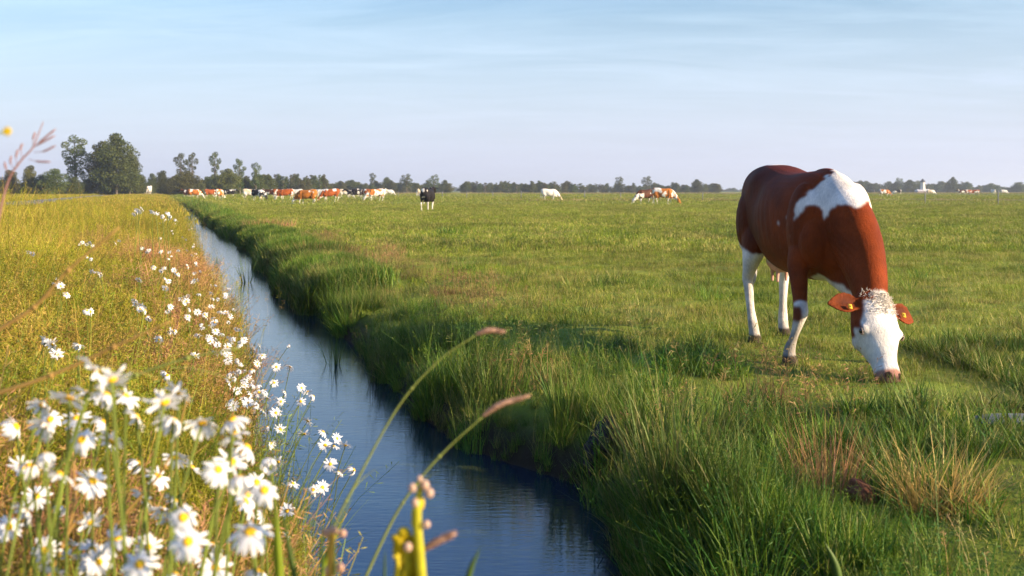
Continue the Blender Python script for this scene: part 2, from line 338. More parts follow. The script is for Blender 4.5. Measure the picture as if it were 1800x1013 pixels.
# ------------------------------------------------------------------ scattering (stuff)
def blades(n, rad, hmin, hmax, w, lean=(.1, .5), curl=(.2, .9), seg=3, rng=RNG, out=0.0, seed_head=0.0):
    """a patch of n grass blades -> mesh with per-blade tint"""
    r = rad * np.sqrt(rng.random(n)); a = rng.random(n) * 2 * math.pi
    bx, by = r * np.cos(a), r * np.sin(a)
    az = np.where(rng.random(n) < out, a + rng.normal(0, .5, n), rng.random(n) * 2 * math.pi)
    h = hmin + (hmax - hmin) * rng.random(n) ** 1.3
    le = lean[0] + (lean[1] - lean[0]) * rng.random(n); cu = curl[0] + (curl[1] - curl[0]) * rng.random(n) ** 1.5
    yaw = az + math.pi / 2 + rng.normal(0, .6, n); ww = w * (.6 + .8 * rng.random(n)); tint = rng.random(n)
    ox, oy = np.cos(az), np.sin(az); wx, wy = np.cos(yaw), np.sin(yaw)
    px, py, pz = bx.copy(), by.copy(), np.full(n, -.02)
    V_ = []; st = h / seg
    for i in range(seg + 1):
        tt = i / seg; k = ww * (1 - tt ** 1.7) * .5
        if i < seg:
            V_.append(np.stack([px - wx * k, py - wy * k, pz], 1)); V_.append(np.stack([px + wx * k, py + wy * k, pz], 1))
        else: V_.append(np.stack([px, py, pz], 1))
        an = le + cu * tt
        px = px + ox * np.sin(an) * st; py = py + oy * np.sin(an) * st; pz = pz + np.cos(an) * st
    m = len(V_); vs_ = np.stack(V_, 1).reshape(-1, 3); f = []
    for b in range(n):
        o = b * m
        for i in range(seg - 1): f.append((o + 2 * i, o + 2 * i + 1, o + 2 * i + 3, o + 2 * i + 2))
        f.append((o + 2 * seg - 2, o + 2 * seg - 1, o + 2 * seg))
    tn = np.repeat(tint, m)
    if seed_head > 0:   # flowering stalks with loose panicles
        k = int(n * seed_head); ev = []; ef = []; et = []
        base = len(vs_)
        for q in range(k):
            x, y = rng.normal(0, rad * .6, 2); H = hmax * rng.uniform(.95, 1.45); dx_, dy_ = rng.normal(0, .22, 2) * H; tq = rng.random()
            o = base + len(ev); w2 = .0012
            for s_ in range(4):
                u_ = s_ / 3; ev += [(x + dx_ * u_ * u_ - w2, y + dy_ * u_ * u_, H * u_), (x + dx_ * u_ * u_ + w2, y + dy_ * u_ * u_, H * u_)]; et += [tq] * 2
            ef += [(o + 2 * s_, o + 2 * s_ + 1, o + 2 * s_ + 3, o + 2 * s_ + 2) for s_ in range(3)]
            for s_ in range(14):
                u_ = .72 + .28 * rng.random(); c = np.array([x + dx_ * u_ * u_, y + dy_ * u_ * u_, H * u_]); e = rng.normal(0, 1, 3); e /= np.linalg.norm(e); e[2] = abs(e[2]) * .8
                L = .035 * (1.1 - u_) * 3 + .006; o = base + len(ev); side = np.cross(e, rng.normal(0, 1, 3)); side /= np.linalg.norm(side) + 1e-6; side *= .0018
                ev += [tuple(c + e * L * .2 - side * .5), tuple(c + e * L - side), tuple(c + e * (L + .008)), tuple(c + e * L + side)]; et += [tq] * 4; ef.append((o, o + 1, o + 2, o + 3))
        vs_ = np.concatenate([vs_, np.array(ev)]); f += ef; tn = np.concatenate([tn, et])
    me = bpy.data.meshes.new('blades'); me.from_pydata(vs_.tolist(), [], f); fattr(me, 'tint', tn); me.update()
    return me
def protos(name, metas, mat):
    c = bpy.data.collections.new(name)
    for i, me in enumerate(metas):
        me.materials.append(mat); o = bpy.data.objects.new('%s_%02d' % (name, i), me); c.objects.link(o)
    return c
def scatter(name, pts, scl, coll, n_idx, label, cat, group=None, tilt=None, rng=RNG):
    n = len(pts); me = bpy.data.meshes.new(name); me.vertices.add(n); me.vertices.foreach_set('co', np.asarray(pts, np.float32).ravel())
    rot = np.zeros((n, 3), np.float32); rot[:, 2] = rng.random(n) * 6.283
    rot[:, :2] = rng.normal(0, .08, (n, 2)) if tilt is None else tilt
    a = me.attributes.new('rot', 'FLOAT_VECTOR', 'POINT'); a.data.foreach_set('vector', rot.ravel())
    sc = np.asarray(scl, np.float32); sc = np.repeat(sc[:, None], 3, 1) if sc.ndim == 1 else sc
    a = me.attributes.new('scl', 'FLOAT_VECTOR', 'POINT'); a.data.foreach_set('vector', sc.ravel())
    a = me.attributes.new('idx', 'INT', 'POINT'); a.data.foreach_set('value', rng.integers(0, n_idx, n).astype(np.int32))
    o = bpy.data.objects.new(name, me); COL.objects.link(o)
    g = bpy.data.node_groups.new(name, 'GeometryNodeTree')
    g.interface.new_socket('Geometry', in_out='INPUT', socket_type='NodeSocketGeometry'); g.interface.new_socket('Geometry', in_out='OUTPUT', socket_type='NodeSocketGeometry')
    gi, go = N(g, 'NodeGroupInput'), N(g, 'NodeGroupOutput'); ci = N(g, 'GeometryNodeCollectionInfo'); ci.inputs[0].default_value = coll; ci.inputs[1].default_value = True; ci.inputs[2].default_value = True
    ip = N(g, 'GeometryNodeInstanceOnPoints'); ip.inputs['Pick Instance'].default_value = True
    def na_(nm, dt): q = N(g, 'GeometryNodeInputNamedAttribute', data_type=dt); q.inputs[0].default_value = nm; return [s for s in q.outputs if s.enabled][0]
    g.links.new(gi.outputs[0], ip.inputs['Points']); g.links.new(ci.outputs[0], ip.inputs['Instance'])
    g.links.new(na_('idx', 'INT'), ip.inputs['Instance Index'])
    e2r = N(g, 'FunctionNodeEulerToRotation'); g.links.new(na_('rot', 'FLOAT_VECTOR'), e2r.inputs[0]); g.links.new(e2r.outputs[0], ip.inputs['Rotation'])
    g.links.new(na_('scl', 'FLOAT_VECTOR'), ip.inputs['Scale']); g.links.new(ip.outputs[0], go.inputs[0])
    md = o.modifiers.new('scatter', 'NODES'); md.node_group = g
    return tag(o, label, cat, group, 'stuff')
def frustum(n, y0, y1, v_lo, v_hi, margin=1.9, power=1.0):
    ym = .6 * y1 + .4 * y0; n = int(n * (.4615 * ym + margin) / (.4615 * ym + 1.0))
    """random ground points inside the view, y0<Y<y1 and v between the bank lines"""
    y = (y0 ** 2 + (y1 ** 2 - y0 ** 2) * RNG.random(n)) ** .5 if power == 1 else y0 + (y1 - y0) * RNG.random(n) ** power
    x = (RNG.random(n) * 2 - 1) * (.4615 * y + margin); u, v = uv(x, y)
    k = (v > v_lo(u)) & (v < v_hi(u)); x, y = x[k], y[k]
    return np.stack([x, y, ground(x, y)], 1)
inf = lambda u: np.full_like(u, 1e9)
# pasture: three rings of patch size
B = blades
pf = protos('near_pasture_patch', [B(110, .26, .035, .11, .0042, (.1, .9), (.2, 1.2)) for _ in range(6)], M_field)
p = frustum(11900, 2.8, 26, lambda u: vright(u) + .35, inf)
hs = .35 + 1.3 * fbm(p[:, 0] * 1.5, p[:, 1] * 1.5, 0, 77, 3)
cow_k = np.exp(-(((p[:, 0] - 2.3) / .8) ** 2 + ((p[:, 1] - 8.3) / 1.4) ** 2))
s = np.stack([.85 + .3 * RNG.random(len(p))] * 2 + [hs * (.8 + .4 * RNG.random(len(p))) ], 1)
scatter('pasture_grass', p, s, pf, 6, 'short grazed grass of the near pasture', 'grass')
pf2 = protos('mid_pasture_patch', [B(230, .9, .05, .13, .011, (.1, .9), (.2, 1.0), seg=2) for _ in range(5)], M_field)
p = frustum(15000, 22, 95, lambda u: vright(u) + .6, inf)
hs = .35 + 1.25 * fbm(p[:, 0] * .6, p[:, 1] * .6, 0, 78, 3)
scatter('pasture_grass', p, np.stack([.8 + .4 * RNG.random(len(p))] * 2 + [hs * .95], 1), pf2, 5, 'short grass of the middle pasture below the herd', 'grass')
pf3 = protos('far_pasture_patch', [B(260, 3.2, .06, .16, .035, (.2, 1.0), (.2, 1.0), seg=2) for _ in range(4)], M_field)
p = frustum(9500, 85, 330, lambda u: vright(u) + 1.0, inf)
scatter('pasture_grass', p, .8 + .5 * RNG.random(len(p)), pf3, 4, 'thin far pasture grass around the herd', 'grass')
# taller tufts the cows left standing
pt = protos('pasture_tuft', [B(70, .10, .10, .24, .005, (.1, .7), (.3, 1.3), out=.7) for _ in range(4)], M_bank)
p = frustum(1500, 4, 40, lambda u: vright(u) + .5, inf); k = fbm(p[:, 0] * .5, p[:, 1] * .5, 0, 91, 3) > .50
k &= ~((abs(p[:, 0] - 2.35) < .8) & (p[:, 1] < 9.5) & (p[:, 1] > 5.8)); p = p[k]
scatter('grass_tufts', p, .6 + .7 * RNG.random(len(p)), pt, 4, 'darker ungrazed tufts scattered over the pasture', 'grass')

# right bank long grass
pbk = protos('bank_tuft', [B(75, .12, .18, .52, .0062, (.0, .45), (.2, 1.0), 4, out=.55, seed_head=.06) for _ in range(6)], M_bank)
p = frustum(61000, 2.9, 16, lambda u: vright(u) - .02, lambda u: vright(u) + .95, power=1.3)
_, v_ = uv(p[:, 0], p[:, 1]); tt = v_ - vright(_); cl_ = sstep(.40, .60, fbm(p[:, 0] * 2.0, p[:, 1] * 2.0, 0, 15, 2)); keep = RNG.random(len(p)) < np.interp(tt, [-.03, .1, .4, .95], [.8, .7, .40, .10]) * np.interp(p[:, 1], [3.4, 6, 16], [.5, .6, .55]) * np.where(tt < .16, .75, .22 + .60 * cl_); p = p[keep]; tt = tt[keep]
cl_ = cl_[keep]; hs = np.interp(tt, [0, .3, .6, .95], [.85, .85, .55, .4]) * (.30 + .62 * cl_) * (.6 + .9 * fbm(p[:, 0] * 1.2, p[:, 1] * 1.2, 0, 17, 2))
print('bank tufts', len(p))
tl = RNG.normal(0, .20, (len(p), 2))
nr = p[:, 1] < 6.6
pbk0 = protos('near_bank_tuft', [B(48, .11, .16, .50, .0085, (.0, .5), (.2, 1.1), 5, out=.6, seed_head=.03) for _ in range(6)], M_bank)
scatter('bank_grass', p[nr], hs[nr], pbk0, 6, 'long green grass on the nearest part of the right bank', 'grass', tilt=tl[nr])
p, hs, tl = p[~nr], hs[~nr], tl[~nr]
scatter('bank_grass', p, hs, pbk, 6, 'long green grass hanging over the right bank of the ditch', 'grass', tilt=tl)
pbk2 = protos('far_bank_tuft', [B(120, .35, .18, .50, .016, (.0, .5), (.2, 1.0), 3) for _ in range(4)], M_bank)
p = frustum(90000, 15, 60, lambda u: vright(u) - .02, lambda u: vright(u) + .9, power=1.2); p = p[:9000]; print('far bank', len(p))
scatter('bank_grass', p, .5 + .5 * fbm(p[:, 0], p[:, 1], 0, 18, 2), pbk2, 4, 'long grass along the far stretch of the right bank', 'grass')
p2 = []
for u in np.arange(55, 300, .7):
    x, y = xy(u, float(vright(np.array([u]))[0]) + RNG.uniform(0, .9)); p2.append((x, y, g1(x, y)))
scatter('bank_grass', np.array(p2), 1.1 + .4 * RNG.random(len(p2)), pbk2, 4, 'grass edge where the ditch runs out towards the herd', 'grass')

# dry and reddish short growth on the shoulder of the bank and in patches of the pasture
pdy = protos('dry_patch', [B(90, .22, .06, .22, .0042, (.1, .9), (.2, 1.0), seed_head=.15) for _ in range(4)], grass_mat('dry_growth', (.12, .16, .03), (.34, .26, .08), (.34, .16, .08), .45))
p = frustum(20000, 3.6, 30, lambda u: vright(u) + .35, lambda u: vright(u) + 2.0); k = (fbm(p[:, 0] * .8, p[:, 1] * .8, 0, 101, 3) > .585) & (RNG.random(len(p)) < .26); k &= ~((abs(p[:, 0] - 2.35) < .7) & (p[:, 1] < 9.5) & (p[:, 1] > 6)); p = p[k]; print('dry', len(p))
scatter('dry_grass', p, .6 + .6 * RNG.random(len(p)), pdy, 4, 'brownish dry growth in patches on the shoulder of the right bank', 'grass')
pct = protos('coarse_tuft', [B(46, .09, .08, .24, .0075, (.05, .9), (.3, 1.2), 4, out=.7) for _ in range(5)], M_bank)
p = frustum(5600, 2.8, 9, lambda u: vright(u) + .7, inf); k = fbm(p[:, 0] * 2.2, p[:, 1] * 2.2, 0, 111, 2) > .46; k &= ~((abs(p[:, 0] - 2.35) < .8) & (p[:, 1] > 6.3)); p = p[k]
scatter('grass_tufts', p, .5 + .6 * RNG.random(len(p)), pct, 5, 'coarse broad bladed grass tufts in the nearest pasture corner', 'grass')

# left verge
plf = protos('verge_tuft', [B(75, .15, .14, .38, .0040, (.0, .6), (.3, 1.3), 4, out=.3, seed_head=.22) for _ in range(7)], M_left)
p = frustum(26000, 1.7, 11, lambda u: np.full_like(u, -7.0), lambda u: vleft(u) - .10, power=1.0)
d_ = np.hypot(p[:, 0], p[:, 1]); print('left', len(p)); _, v_ = uv(p[:, 0], p[:, 1])
hs = (.6 + .6 * fbm(p[:, 0] * 1.1, p[:, 1] * 1.1, 0, 41, 3)) * np.interp(v_, [-1, 0., .5], [1.0, .85, .55]) * np.interp(d_, [1.7, 3], [.7, 1])
k = RNG.random(len(p)) < np.interp(d_, [1.7, 3, 11], [.8, .75, .55]); p, hs = p[k], hs[k]
scatter('verge_grass', p, hs, plf, 7, 'golden green tall grass on the left verge', 'grass', tilt=RNG.normal(0, .15, (len(p), 2)))
plf2 = protos('mid_verge_tuft', [B(110, .35, .14, .38, .009, (.0, .6), (.3, 1.3), 3, seed_head=.1) for _ in range(5)], M_left)
p = frustum(30000, 10, 42, lambda u: np.full_like(u, -6.0), lambda u: vleft(u) - .03)
scatter('verge_grass', p, .6 + .6 * fbm(p[:, 0], p[:, 1], 0, 43, 2), plf2, 5, 'golden grass of the verge farther along the ditch', 'grass')
plf3 = protos('far_verge_tuft', [B(140, 1.2, .12, .34, .03, (.0, .6), (.3, 1.2), 2) for _ in range(4)], M_left)
p = frustum(60000, 40, 260, lambda u: np.interp(u, [70, 120], [-6.6, -8.4]), lambda u: vleft(u) - .1); p = p[:6000]
q = frustum(60000, 25, 260, lambda u: np.full_like(u, -60), lambda u: np.full_like(u, -13.2), margin=2)[:9000]; p = np.concatenate([p, q])
scatter('verge_grass', p, .6 + .5 * RNG.random(len(p)), plf3, 4, 'far verge grass on both sides of the road', 'grass')
ptl = protos('tall_verge_tuft', [B(16, .16, .38, .75, .0036, (.05, .5), (.3, 1.1), 6, out=.3, seed_head=.5) for _ in range(6)], M_left)
p = frustum(5200, 2.4, 26, lambda u: np.full_like(u, -7.5), lambda u: vleft(u) - .35); k = RNG.random(len(p)) < np.interp(p[:, 1], [2.4, 8, 26], [.6, .7, .5]); p = p[k]; _, v_ = uv(p[:, 0], p[:, 1]); hh_ = np.interp(v_, [-4, -1, .3], [1.15, .85, .6]) * np.interp(p[:, 1], [2.4, 4.5], [.65, 1.]); print('tall', len(p))
scatter('verge_grass', p, hh_ * (.7 + .4 * RNG.random(len(p))), ptl, 6, 'tall wispy flowering grass standing above the left verge', 'grass', tilt=RNG.normal(0, .18, (len(p), 2)))
M_lgreen = grass_mat('verge_green', (.07, .13, .010), (.24, .30, .02), (.42, .34, .06), .30)
plg = protos('green_verge_tuft', [B(70, .14, .18, .46, .0046, (.0, .5), (.2, 1.0), 4, out=.4, seed_head=.05) for _ in range(5)], M_lgreen)
p = frustum(9000, 1.5, 9, lambda u: np.full_like(u, -4.0), lambda u: vleft(u) - .15); k = RNG.random(len(p)) < np.interp(p[:, 1], [1.5, 3.5, 5, 9], [.95, .8, .35, .25]) * (fbm(p[:, 0] * 1.3, p[:, 1] * 1.3, 0, 47, 3) > np.interp(p[:, 1], [2.5, 4], [.2, .5])); p = p[k]
scatter('verge_grass', p, .55 + .5 * RNG.random(len(p)), plg, 5, 'fresher green grass between the daisies and along the left verge', 'grass', tilt=RNG.normal(0, .15, (len(p), 2)))
prd = protos('reddish_panicle', [B(30, .12, .18, .40, .0022, (.0, .5), (.2, .8), 3, out=.3, seed_head=.9) for _ in range(5)], M_red)
p = frustum(26000, 2.0, 16, lambda u: np.full_like(u, -1.2), lambda u: vleft(u) - .18)
_, v_ = uv(p[:, 0], p[:, 1]); k = ((fbm(p[:, 0] * 1.1, p[:, 1] * 1.1, 0, 61, 3) + np.interp(v_, [-.9, .5], [-.12, .08])) > .53) & (RNG.random(len(p)) < .28); p = p[k]; print('red', len(p))
scatter('reddish_grass', p, .7 + .5 * RNG.random(len(p)), prd, 5, 'fine reddish flowering grass along the left water edge', 'grass', tilt=RNG.normal(0, .2, (len(p), 2)) + np.array([0, .15]))

exec_after = True
# ------------------------------------------------------------------ cow
def loft(secs, n=28, k=5, pw=1.0):
    """secs: (center xyz, half-width vector, half-height vector) -> closed verts/faces, Catmull-Rom between"""
    C = spline([s[0] for s in secs], k); A = spline([s[1] for s in secs], k); Bv = spline([s[2] for s in secs], k)
    v = []; f = []; m = len(C)
    for c, a, b in zip(C, A, Bv):
        for i in range(n):
            th = 2 * math.pi * i / n; ct, st_ = math.cos(th), math.sin(th); v.append(c + a * math.copysign(abs(ct) ** pw, ct) + b * math.copysign(abs(st_) ** pw, st_))
    for j in range(m - 1):
        for i in range(n): f.append((j * n + i, j * n + (i + 1) % n, (j + 1) * n + (i + 1) % n, (j + 1) * n + i))
    f.append(tuple(range(n))[::-1]); f.append(tuple((m - 1) * n + i for i in range(n)))
    return v, f
def limb(pts, k=5, n=18):
    """pts: (x,y,z,rx,ry): horizontal-ish elliptical sections fore-aft rx, side ry"""
    return loft([(Vector(p[:3]), Vector((p[3], 0, 0)), Vector((0, p[4], 0))) for p in pts], n, k)
def remesh(v, f, voxel, smooth=8):
    me = bpy.data.meshes.new('tmp'); me.from_pydata([tuple(x) for x in v], [], f); me.update()
    import bmesh
    bm = bmesh.new(); bm.from_mesh(me); bmesh.ops.recalc_face_normals(bm, faces=bm.faces); bm.to_mesh(me); bm.free()
    o = bpy.data.objects.new('tmp', me); COL.objects.link(o)
    r = o.modifiers.new('r', 'REMESH'); r.mode = 'VOXEL'; r.voxel_size = voxel; r.use_smooth_shade = True
    s_ = o.modifiers.new('s', 'SMOOTH'); s_.factor = .5; s_.iterations = smooth
    dg = bpy.context.evaluated_depsgraph_get(); out = bpy.data.meshes.new_from_object(o.evaluated_get(dg)); bpy.data.objects.remove(o)
    return out
TORSO = [(-.98, 1.21, .07, .12), (-.93, 1.19, .16, .21), (-.80, 1.15, .235, .30), (-.60, 1.115, .275, .355), (-.42, 1.08, .29, .375), (-.15, 1.005, .33, .40),
         (.12, .985, .33, .405), (.36, .985, .295, .415), (.55, .98, .24, .40), (.70, .95, .19, .34), (.80, .93, .13, .26), (.86, .92, .06, .12)]
def cow_mesh(pose, voxel, smooth):
    m = MB(); y = Vector((0, 1, 0)); z = Vector((0, 0, 1))
    v, f = loft([(Vector((a, 0, b)), y * c, z * d) for a, b, c, d in TORSO], 36, 5, .82); m.add(v, f)
    for sx in (1, -1):
        m.ball((-.93, sx * .10, 1.27), (.06, .05, .06), nu=12, nv=8)              # pin bones
        m.ball((-.66, sx * .17, .98), (.23, .14, .32), nu=16, nv=12)              # thigh
        m.ball((.50, sx * .195, .97), (.19, .125, .34), nu=16, nv=12)              # shoulder
        m.ball((.65, sx * (.21 if sx > 0 else .18), .87), (.13, .115, .19), nu=14, nv=10)               # point of shoulder
    m.ball((.42, 0, 1.33), (.26, .07, .09), nu=14, nv=8)                            # withers
    m.ball((-.45, 0, .67), (.17, .13, .10), nu=16, nv=10)                           # udder
    for tx, ty in ((-.40, .06), (-.40, -.06), (-.52, .06), (-.52, -.06)): v, f = limb([(tx, ty, .60, .02, .02), (tx, ty, .55, .016, .016), (tx, ty, .49, .012, .012)], 3, 8); m.add(v, f)
    m.tube(spline([(-.88, -.0, 1.27), (-.98, -.01, 1.24), (-1.02, -.03, 1.08), (-1.02, -.04, .8), (-1.01, -.05, .62)], 5), [.030] * 6 + [.024] * 12 + [.03, .02, .008], n=10)
    m.ball((-1.02, -.05, .56), (.04, .04, .14), nu=10, nv=8)
    hoof = lambda x, yy, s=1: [(x + .015, yy, .07, .050, .045), (x + .03, yy, .03, .066, .056), (x + .035, yy, -.015, .072, .062)]
    if pose == 'main':
        legs = [[(.50, -.19, 1.0, .13, .07), (.52, -.23, .84, .12, .08), (.54, -.265, .70, .095, .075), (.63, -.29, .55, .068, .06), (.71, -.315, .44, .055, .052), (.745, -.325, .37, .058, .054), (.74, -.34, .30, .045, .042),
                 (.72, -.365, .20, .033, .031), (.70, -.385, .13, .042, .04), *hoof(.70, -.40)],
                [(.50, .19, 1.0, .13, .07), (.54, .22, .84, .12, .08), (.58, .235, .70, .095, .075), (.64, .24, .55, .068, .06), (.70, .245, .40, .058, .054), (.70, .25, .30, .042, .04), (.69, .255, .20, .033, .031), (.68, .26, .12, .042, .04), *hoof(.68, .26)],
                [(-.62, -.17, 1.05, .20, .09), (-.55, -.20, .86, .17, .10), (-.52, -.225, .72, .125, .085), (-.56, -.24, .60, .078, .058), (-.60, -.245, .51, .058, .045), (-.575, -.245, .43, .046, .040), (-.52, -.25, .28, .034, .034), (-.46, -.25, .15, .042, .042), *hoof(-.44, -.25)],
                [(-.66, .16, 1.05, .20, .09), (-.66, .19, .86, .17, .10), (-.69, .20, .72, .115, .085), (-.79, .19, .60, .074, .058), (-.87, .18, .51, .056, .045), (-.875, .175, .43, .044, .040), (-.86, .165, .28, .034, .034), (-.85, .16, .15, .042, .042), *hoof(-.84, .155)]]
    else:
        legs = []
        for i, sx in enumerate((1, -1)):
            o = .10 * sx
            legs.append([(.50, sx * .19, 1.0, .13, .07), (.50, sx * .2, .84, .12, .08), (.49, sx * .2, .70, .09, .075), (.50 + o * .6, sx * .19, .52, .066, .06), (.51 + o, sx * .18, .40, .058, .054), (.50 + o, sx * .18, .28, .04, .04), (.49 + o, sx * .18, .12, .042, .04), *hoof(.49 + o, sx * .18)])
            o = -.13 * sx
            legs.append([(-.62, sx * .17, 1.05, .20, .09), (-.56, sx * .2, .86, .17, .10), (-.58 + o * .4, sx * .2, .70, .11, .08), (-.66 + o * .7, sx * .19, .58, .07, .055), (-.73 + o, sx * .18, .49, .056, .045), (-.70 + o, sx * .18, .40, .045, .04), (-.66 + o, sx * .18, .25, .035, .035), (-.64 + o, sx * .18, .12, .042, .04), *hoof(-.63 + o, sx * .18)])
    for L in legs: v, f = limb(L); m.add(v, f)
    # neck and head frames
    if pose in ('main', 'graze'):
        neck = [((.42, 0, 1.12), (.20, .30)), ((.60, .0, 1.06), (.185, .30)), ((.77, .03, .96), (.178, .26)), ((.92, .04, .82), (.155, .215)), ((1.05, .03, .68), (.132, .178)), ((1.15, .01, .55), (.112, .148)), ((1.20, .0, .47), (.09, .12))]
        poll = Vector((1.290, -.004, .550)); ax = Vector((.285, -.070, -.48)).normalized(); nn = Vector((1, .20, 0))
    else:
        neck = [((.42, 0, 1.12), (.20, .30)), ((.60, .0, 1.12), (.175, .28)), ((.78, .0, 1.20), (.14, .21)), ((.95, .0, 1.30), (.12, .17)), ((1.08, 0, 1.40), (.10, .14))]
        poll = Vector((1.10, 0, 1.52)); ax = Vector((.88, 0, -.47)).normalized(); nn = Vector((.3, 0, 1))
    C = [Vector(a[0]) for a in neck]; sec = []
    for i, (c, (wy, wz)) in enumerate(neck):
        tdir = (C[min(i + 1, len(C) - 1)] - C[max(i - 1, 0)]).normalized(); up = tdir.cross(Vector((0, 1, 0))).normalized()
        sec.append((Vector(c), Vector((0, 1, 0)) * wy, up * wz))
    v, f = loft(sec); m.add(v, f)
    nn = (nn - ax * nn.dot(ax)).normalized(); ss = nn.cross(ax).normalized()
    if pose == 'main':   # slight roll of the head
        R = Matrix.Rotation(RAD(-6), 3, Vector((-.9, .43, 0)).normalized()); ax, nn, ss = R @ ax, R @ nn, R @ ss
    TS = 1.09; hp = lambda t_, s_, n_: poll + ax * (t_ * TS) + ss * s_ + nn * n_
    H = [(-.045, -.085, .05, .06), (-.015, -.085, .095, .085), (.06, -.09, .114, .105), (.15, -.10, .123, .122), (.235, -.108, .124, .130), (.31, -.108, .102, .118), (.38, -.098, .080, .095), (.44, -.09, .071, .080), (.48, -.086, .076, .076), (.53, -.085, .076, .070), (.565, -.088, .058, .050), (.575, -.09, .03, .028)]
    v, f = loft([(hp(t_, 0, n_), ss * a * float(np.interp(t_, [.26, .46], [1.32, 1.10])), nn * b * 1.08) for t_, n_, a, b in H]); m.add(v, f)
    for sx in (1, -1):
        m.ball(hp(.235, sx * .134, -.050), .036, nu=12, nv=8)        # brow
        m.ball(hp(.26, sx * .10, -.16), (.07, .05, .07), nu=12, nv=8)   # jaw
        m.ball(hp(.525, sx * .05, -.045), .024, nu=10, nv=8)         # nostril wing
        # ear: cupped leaf, solid
        b0 = hp(.055, sx * .125, -.075); d1 = (ss * sx * 1.0 + ax * (.05 if sx < 0 else .20) + nn * (-.05)).normalized(); wdt = (ax - d1 * ax.dot(d1)).normalized(); thk = d1.cross(wdt).normalized()
        if thk.dot(nn) < 0: thk = -thk
        ev, ef = [], []; nseg = 9; nw = 7
        prof = [.030, .044, .060, .072, .077, .075, .067, .052, .031, .009]
        for side in (1, -1):
            for i in range(nseg + 1):
                L = .225 * i / nseg
                for j in range(nw):
                    q = (j / (nw - 1)) * 2 - 1
                    cup = .030 * q * q * math.sin(math.pi * min(1, .25 + i / nseg * .75))
                    ev.append(b0 + d1 * L + wdt * (q * prof[i]) + thk * (cup + side * .008 - .02 * (i / nseg) ** 2))
        def id_(s_, i, j): return s_ * (nseg + 1) * nw + i * nw + j
        for i in range(nseg):
            for j in range(nw - 1):
                ef.append((id_(0, i, j), id_(0, i + 1, j), id_(0, i + 1, j + 1), id_(0, i, j + 1))); ef.append((id_(1, i, j), id_(1, i, j + 1), id_(1, i + 1, j + 1), id_(1, i + 1, j)))
            for j in (0, nw - 1): ef.append((id_(0, i, j), id_(1, i, j), id_(1, i + 1, j), id_(0, i + 1, j)))
        for j in range(nw - 1):
            for i in (0, nseg): ef.append((id_(0, i, j), id_(0, i, j + 1), id_(1, i, j + 1), id_(1, i, j)))
        m.add(ev, ef)
    # dewlap / brisket
    if pose in ('main', 'graze'):
        v, f = loft([(Vector((.60, 0, .74)), y * .12, z * .19), (Vector((.73, 0, .69)), y * .09, z * .18), (Vector((.86, .01, .63)), y * .05, z * .15), (Vector((.97, .02, .56)), y * .03, z * .10), (Vector((1.02, .02, .52)), y * .02, z * .05)]); m.add(v, f)
    me = remesh(m.v, m.f, voxel, smooth)
    return me, hp, ax, nn, ss
RED = np.array([.20, .034, .005]); WHT = np.array([.72, .66, .60]); PNK = np.array([.62, .34, .26]); DRK = np.array([.035, .022, .018])
def coords(me):
    a = np.empty(len(me.vertices) * 3, np.float32); me.vertices.foreach_get('co', a); return a.reshape(-1, 3).astype(float)
def coat_mat():
    m, t = newmat('cow_coat')
    a = N(t, 'ShaderNodeAttribute', attribute_name='coat'); tcx = N(t, 'ShaderNodeTexCoord')
    mp_ = N(t, 'ShaderNodeMapping'); mp_.inputs['Scale'].default_value = (1, 1, .35); t.links.new(tcx.outputs['Object'], mp_.inputs[0])
    n1 = noise_node(t, mp_.outputs[0], 70, 6, .7); n2 = noise_node(t, tcx.outputs['Object'], 5, 4)
    k = mrange(t, n1.outputs[0], .25, .75, .78, 1.2); k2 = mrange(t, n2.outputs[0], .3, .7, .70, 1.25)
    mu = N(t, 'ShaderNodeMath', operation='MULTIPLY'); t.links.new(k, mu.inputs[0]); t.links.new(k2, mu.inputs[1])
    vm = N(t, 'ShaderNodeVectorMath', operation='SCALE'); t.links.new(a.outputs['Color'], vm.inputs[0]); t.links.new(mu.outputs[0], vm.inputs['Scale'])
    p = N(t, 'ShaderNodeBsdfPrincipled'); p.inputs['Roughness'].default_value = .55; p.inputs['Specular IOR Level'].default_value = .06
    p.inputs['Sheen Weight'].default_value = .0; p.inputs['Sheen Roughness'].default_value = .4
    t.links.new(vm.outputs[0], p.inputs['Base Color'])
    b = N(t, 'ShaderNodeBump'); b.inputs['Distance'].default_value = .010; b.inputs['Strength'].default_value = .8; t.links.new(n1.outputs[0], b.inputs['Height']); t.links.new(b.outputs[0], p.inputs['Normal'])
    o = N(t, 'ShaderNodeOutputMaterial'); t.links.new(p.outputs[0], o.inputs[0]); return m
M_coat = coat_mat()
CO = Vector((2.30, 8.75, -.012)); CF = Vector((.13, -.9915, 0)); CL = Vector((.9915, .13, 0))
me, hp, ax, nn, ss = cow_mesh('main', .008, 14)
P = coords(me); x, y, z = P.T
wX = CO.x + CF.x * x + CL.x * y; wY = CO.y + CF.y * x + CL.y * y
ppx = 900 + wX / wY * F; ppy = HZ + (HC - z) / wY * F       # where the coat's marks fall
nse = fbm(x * 9, y * 9, z * 9, 3, 4) - .5; nse2 = fbm(x * 30, y * 30, z * 30, 4, 3) - .5
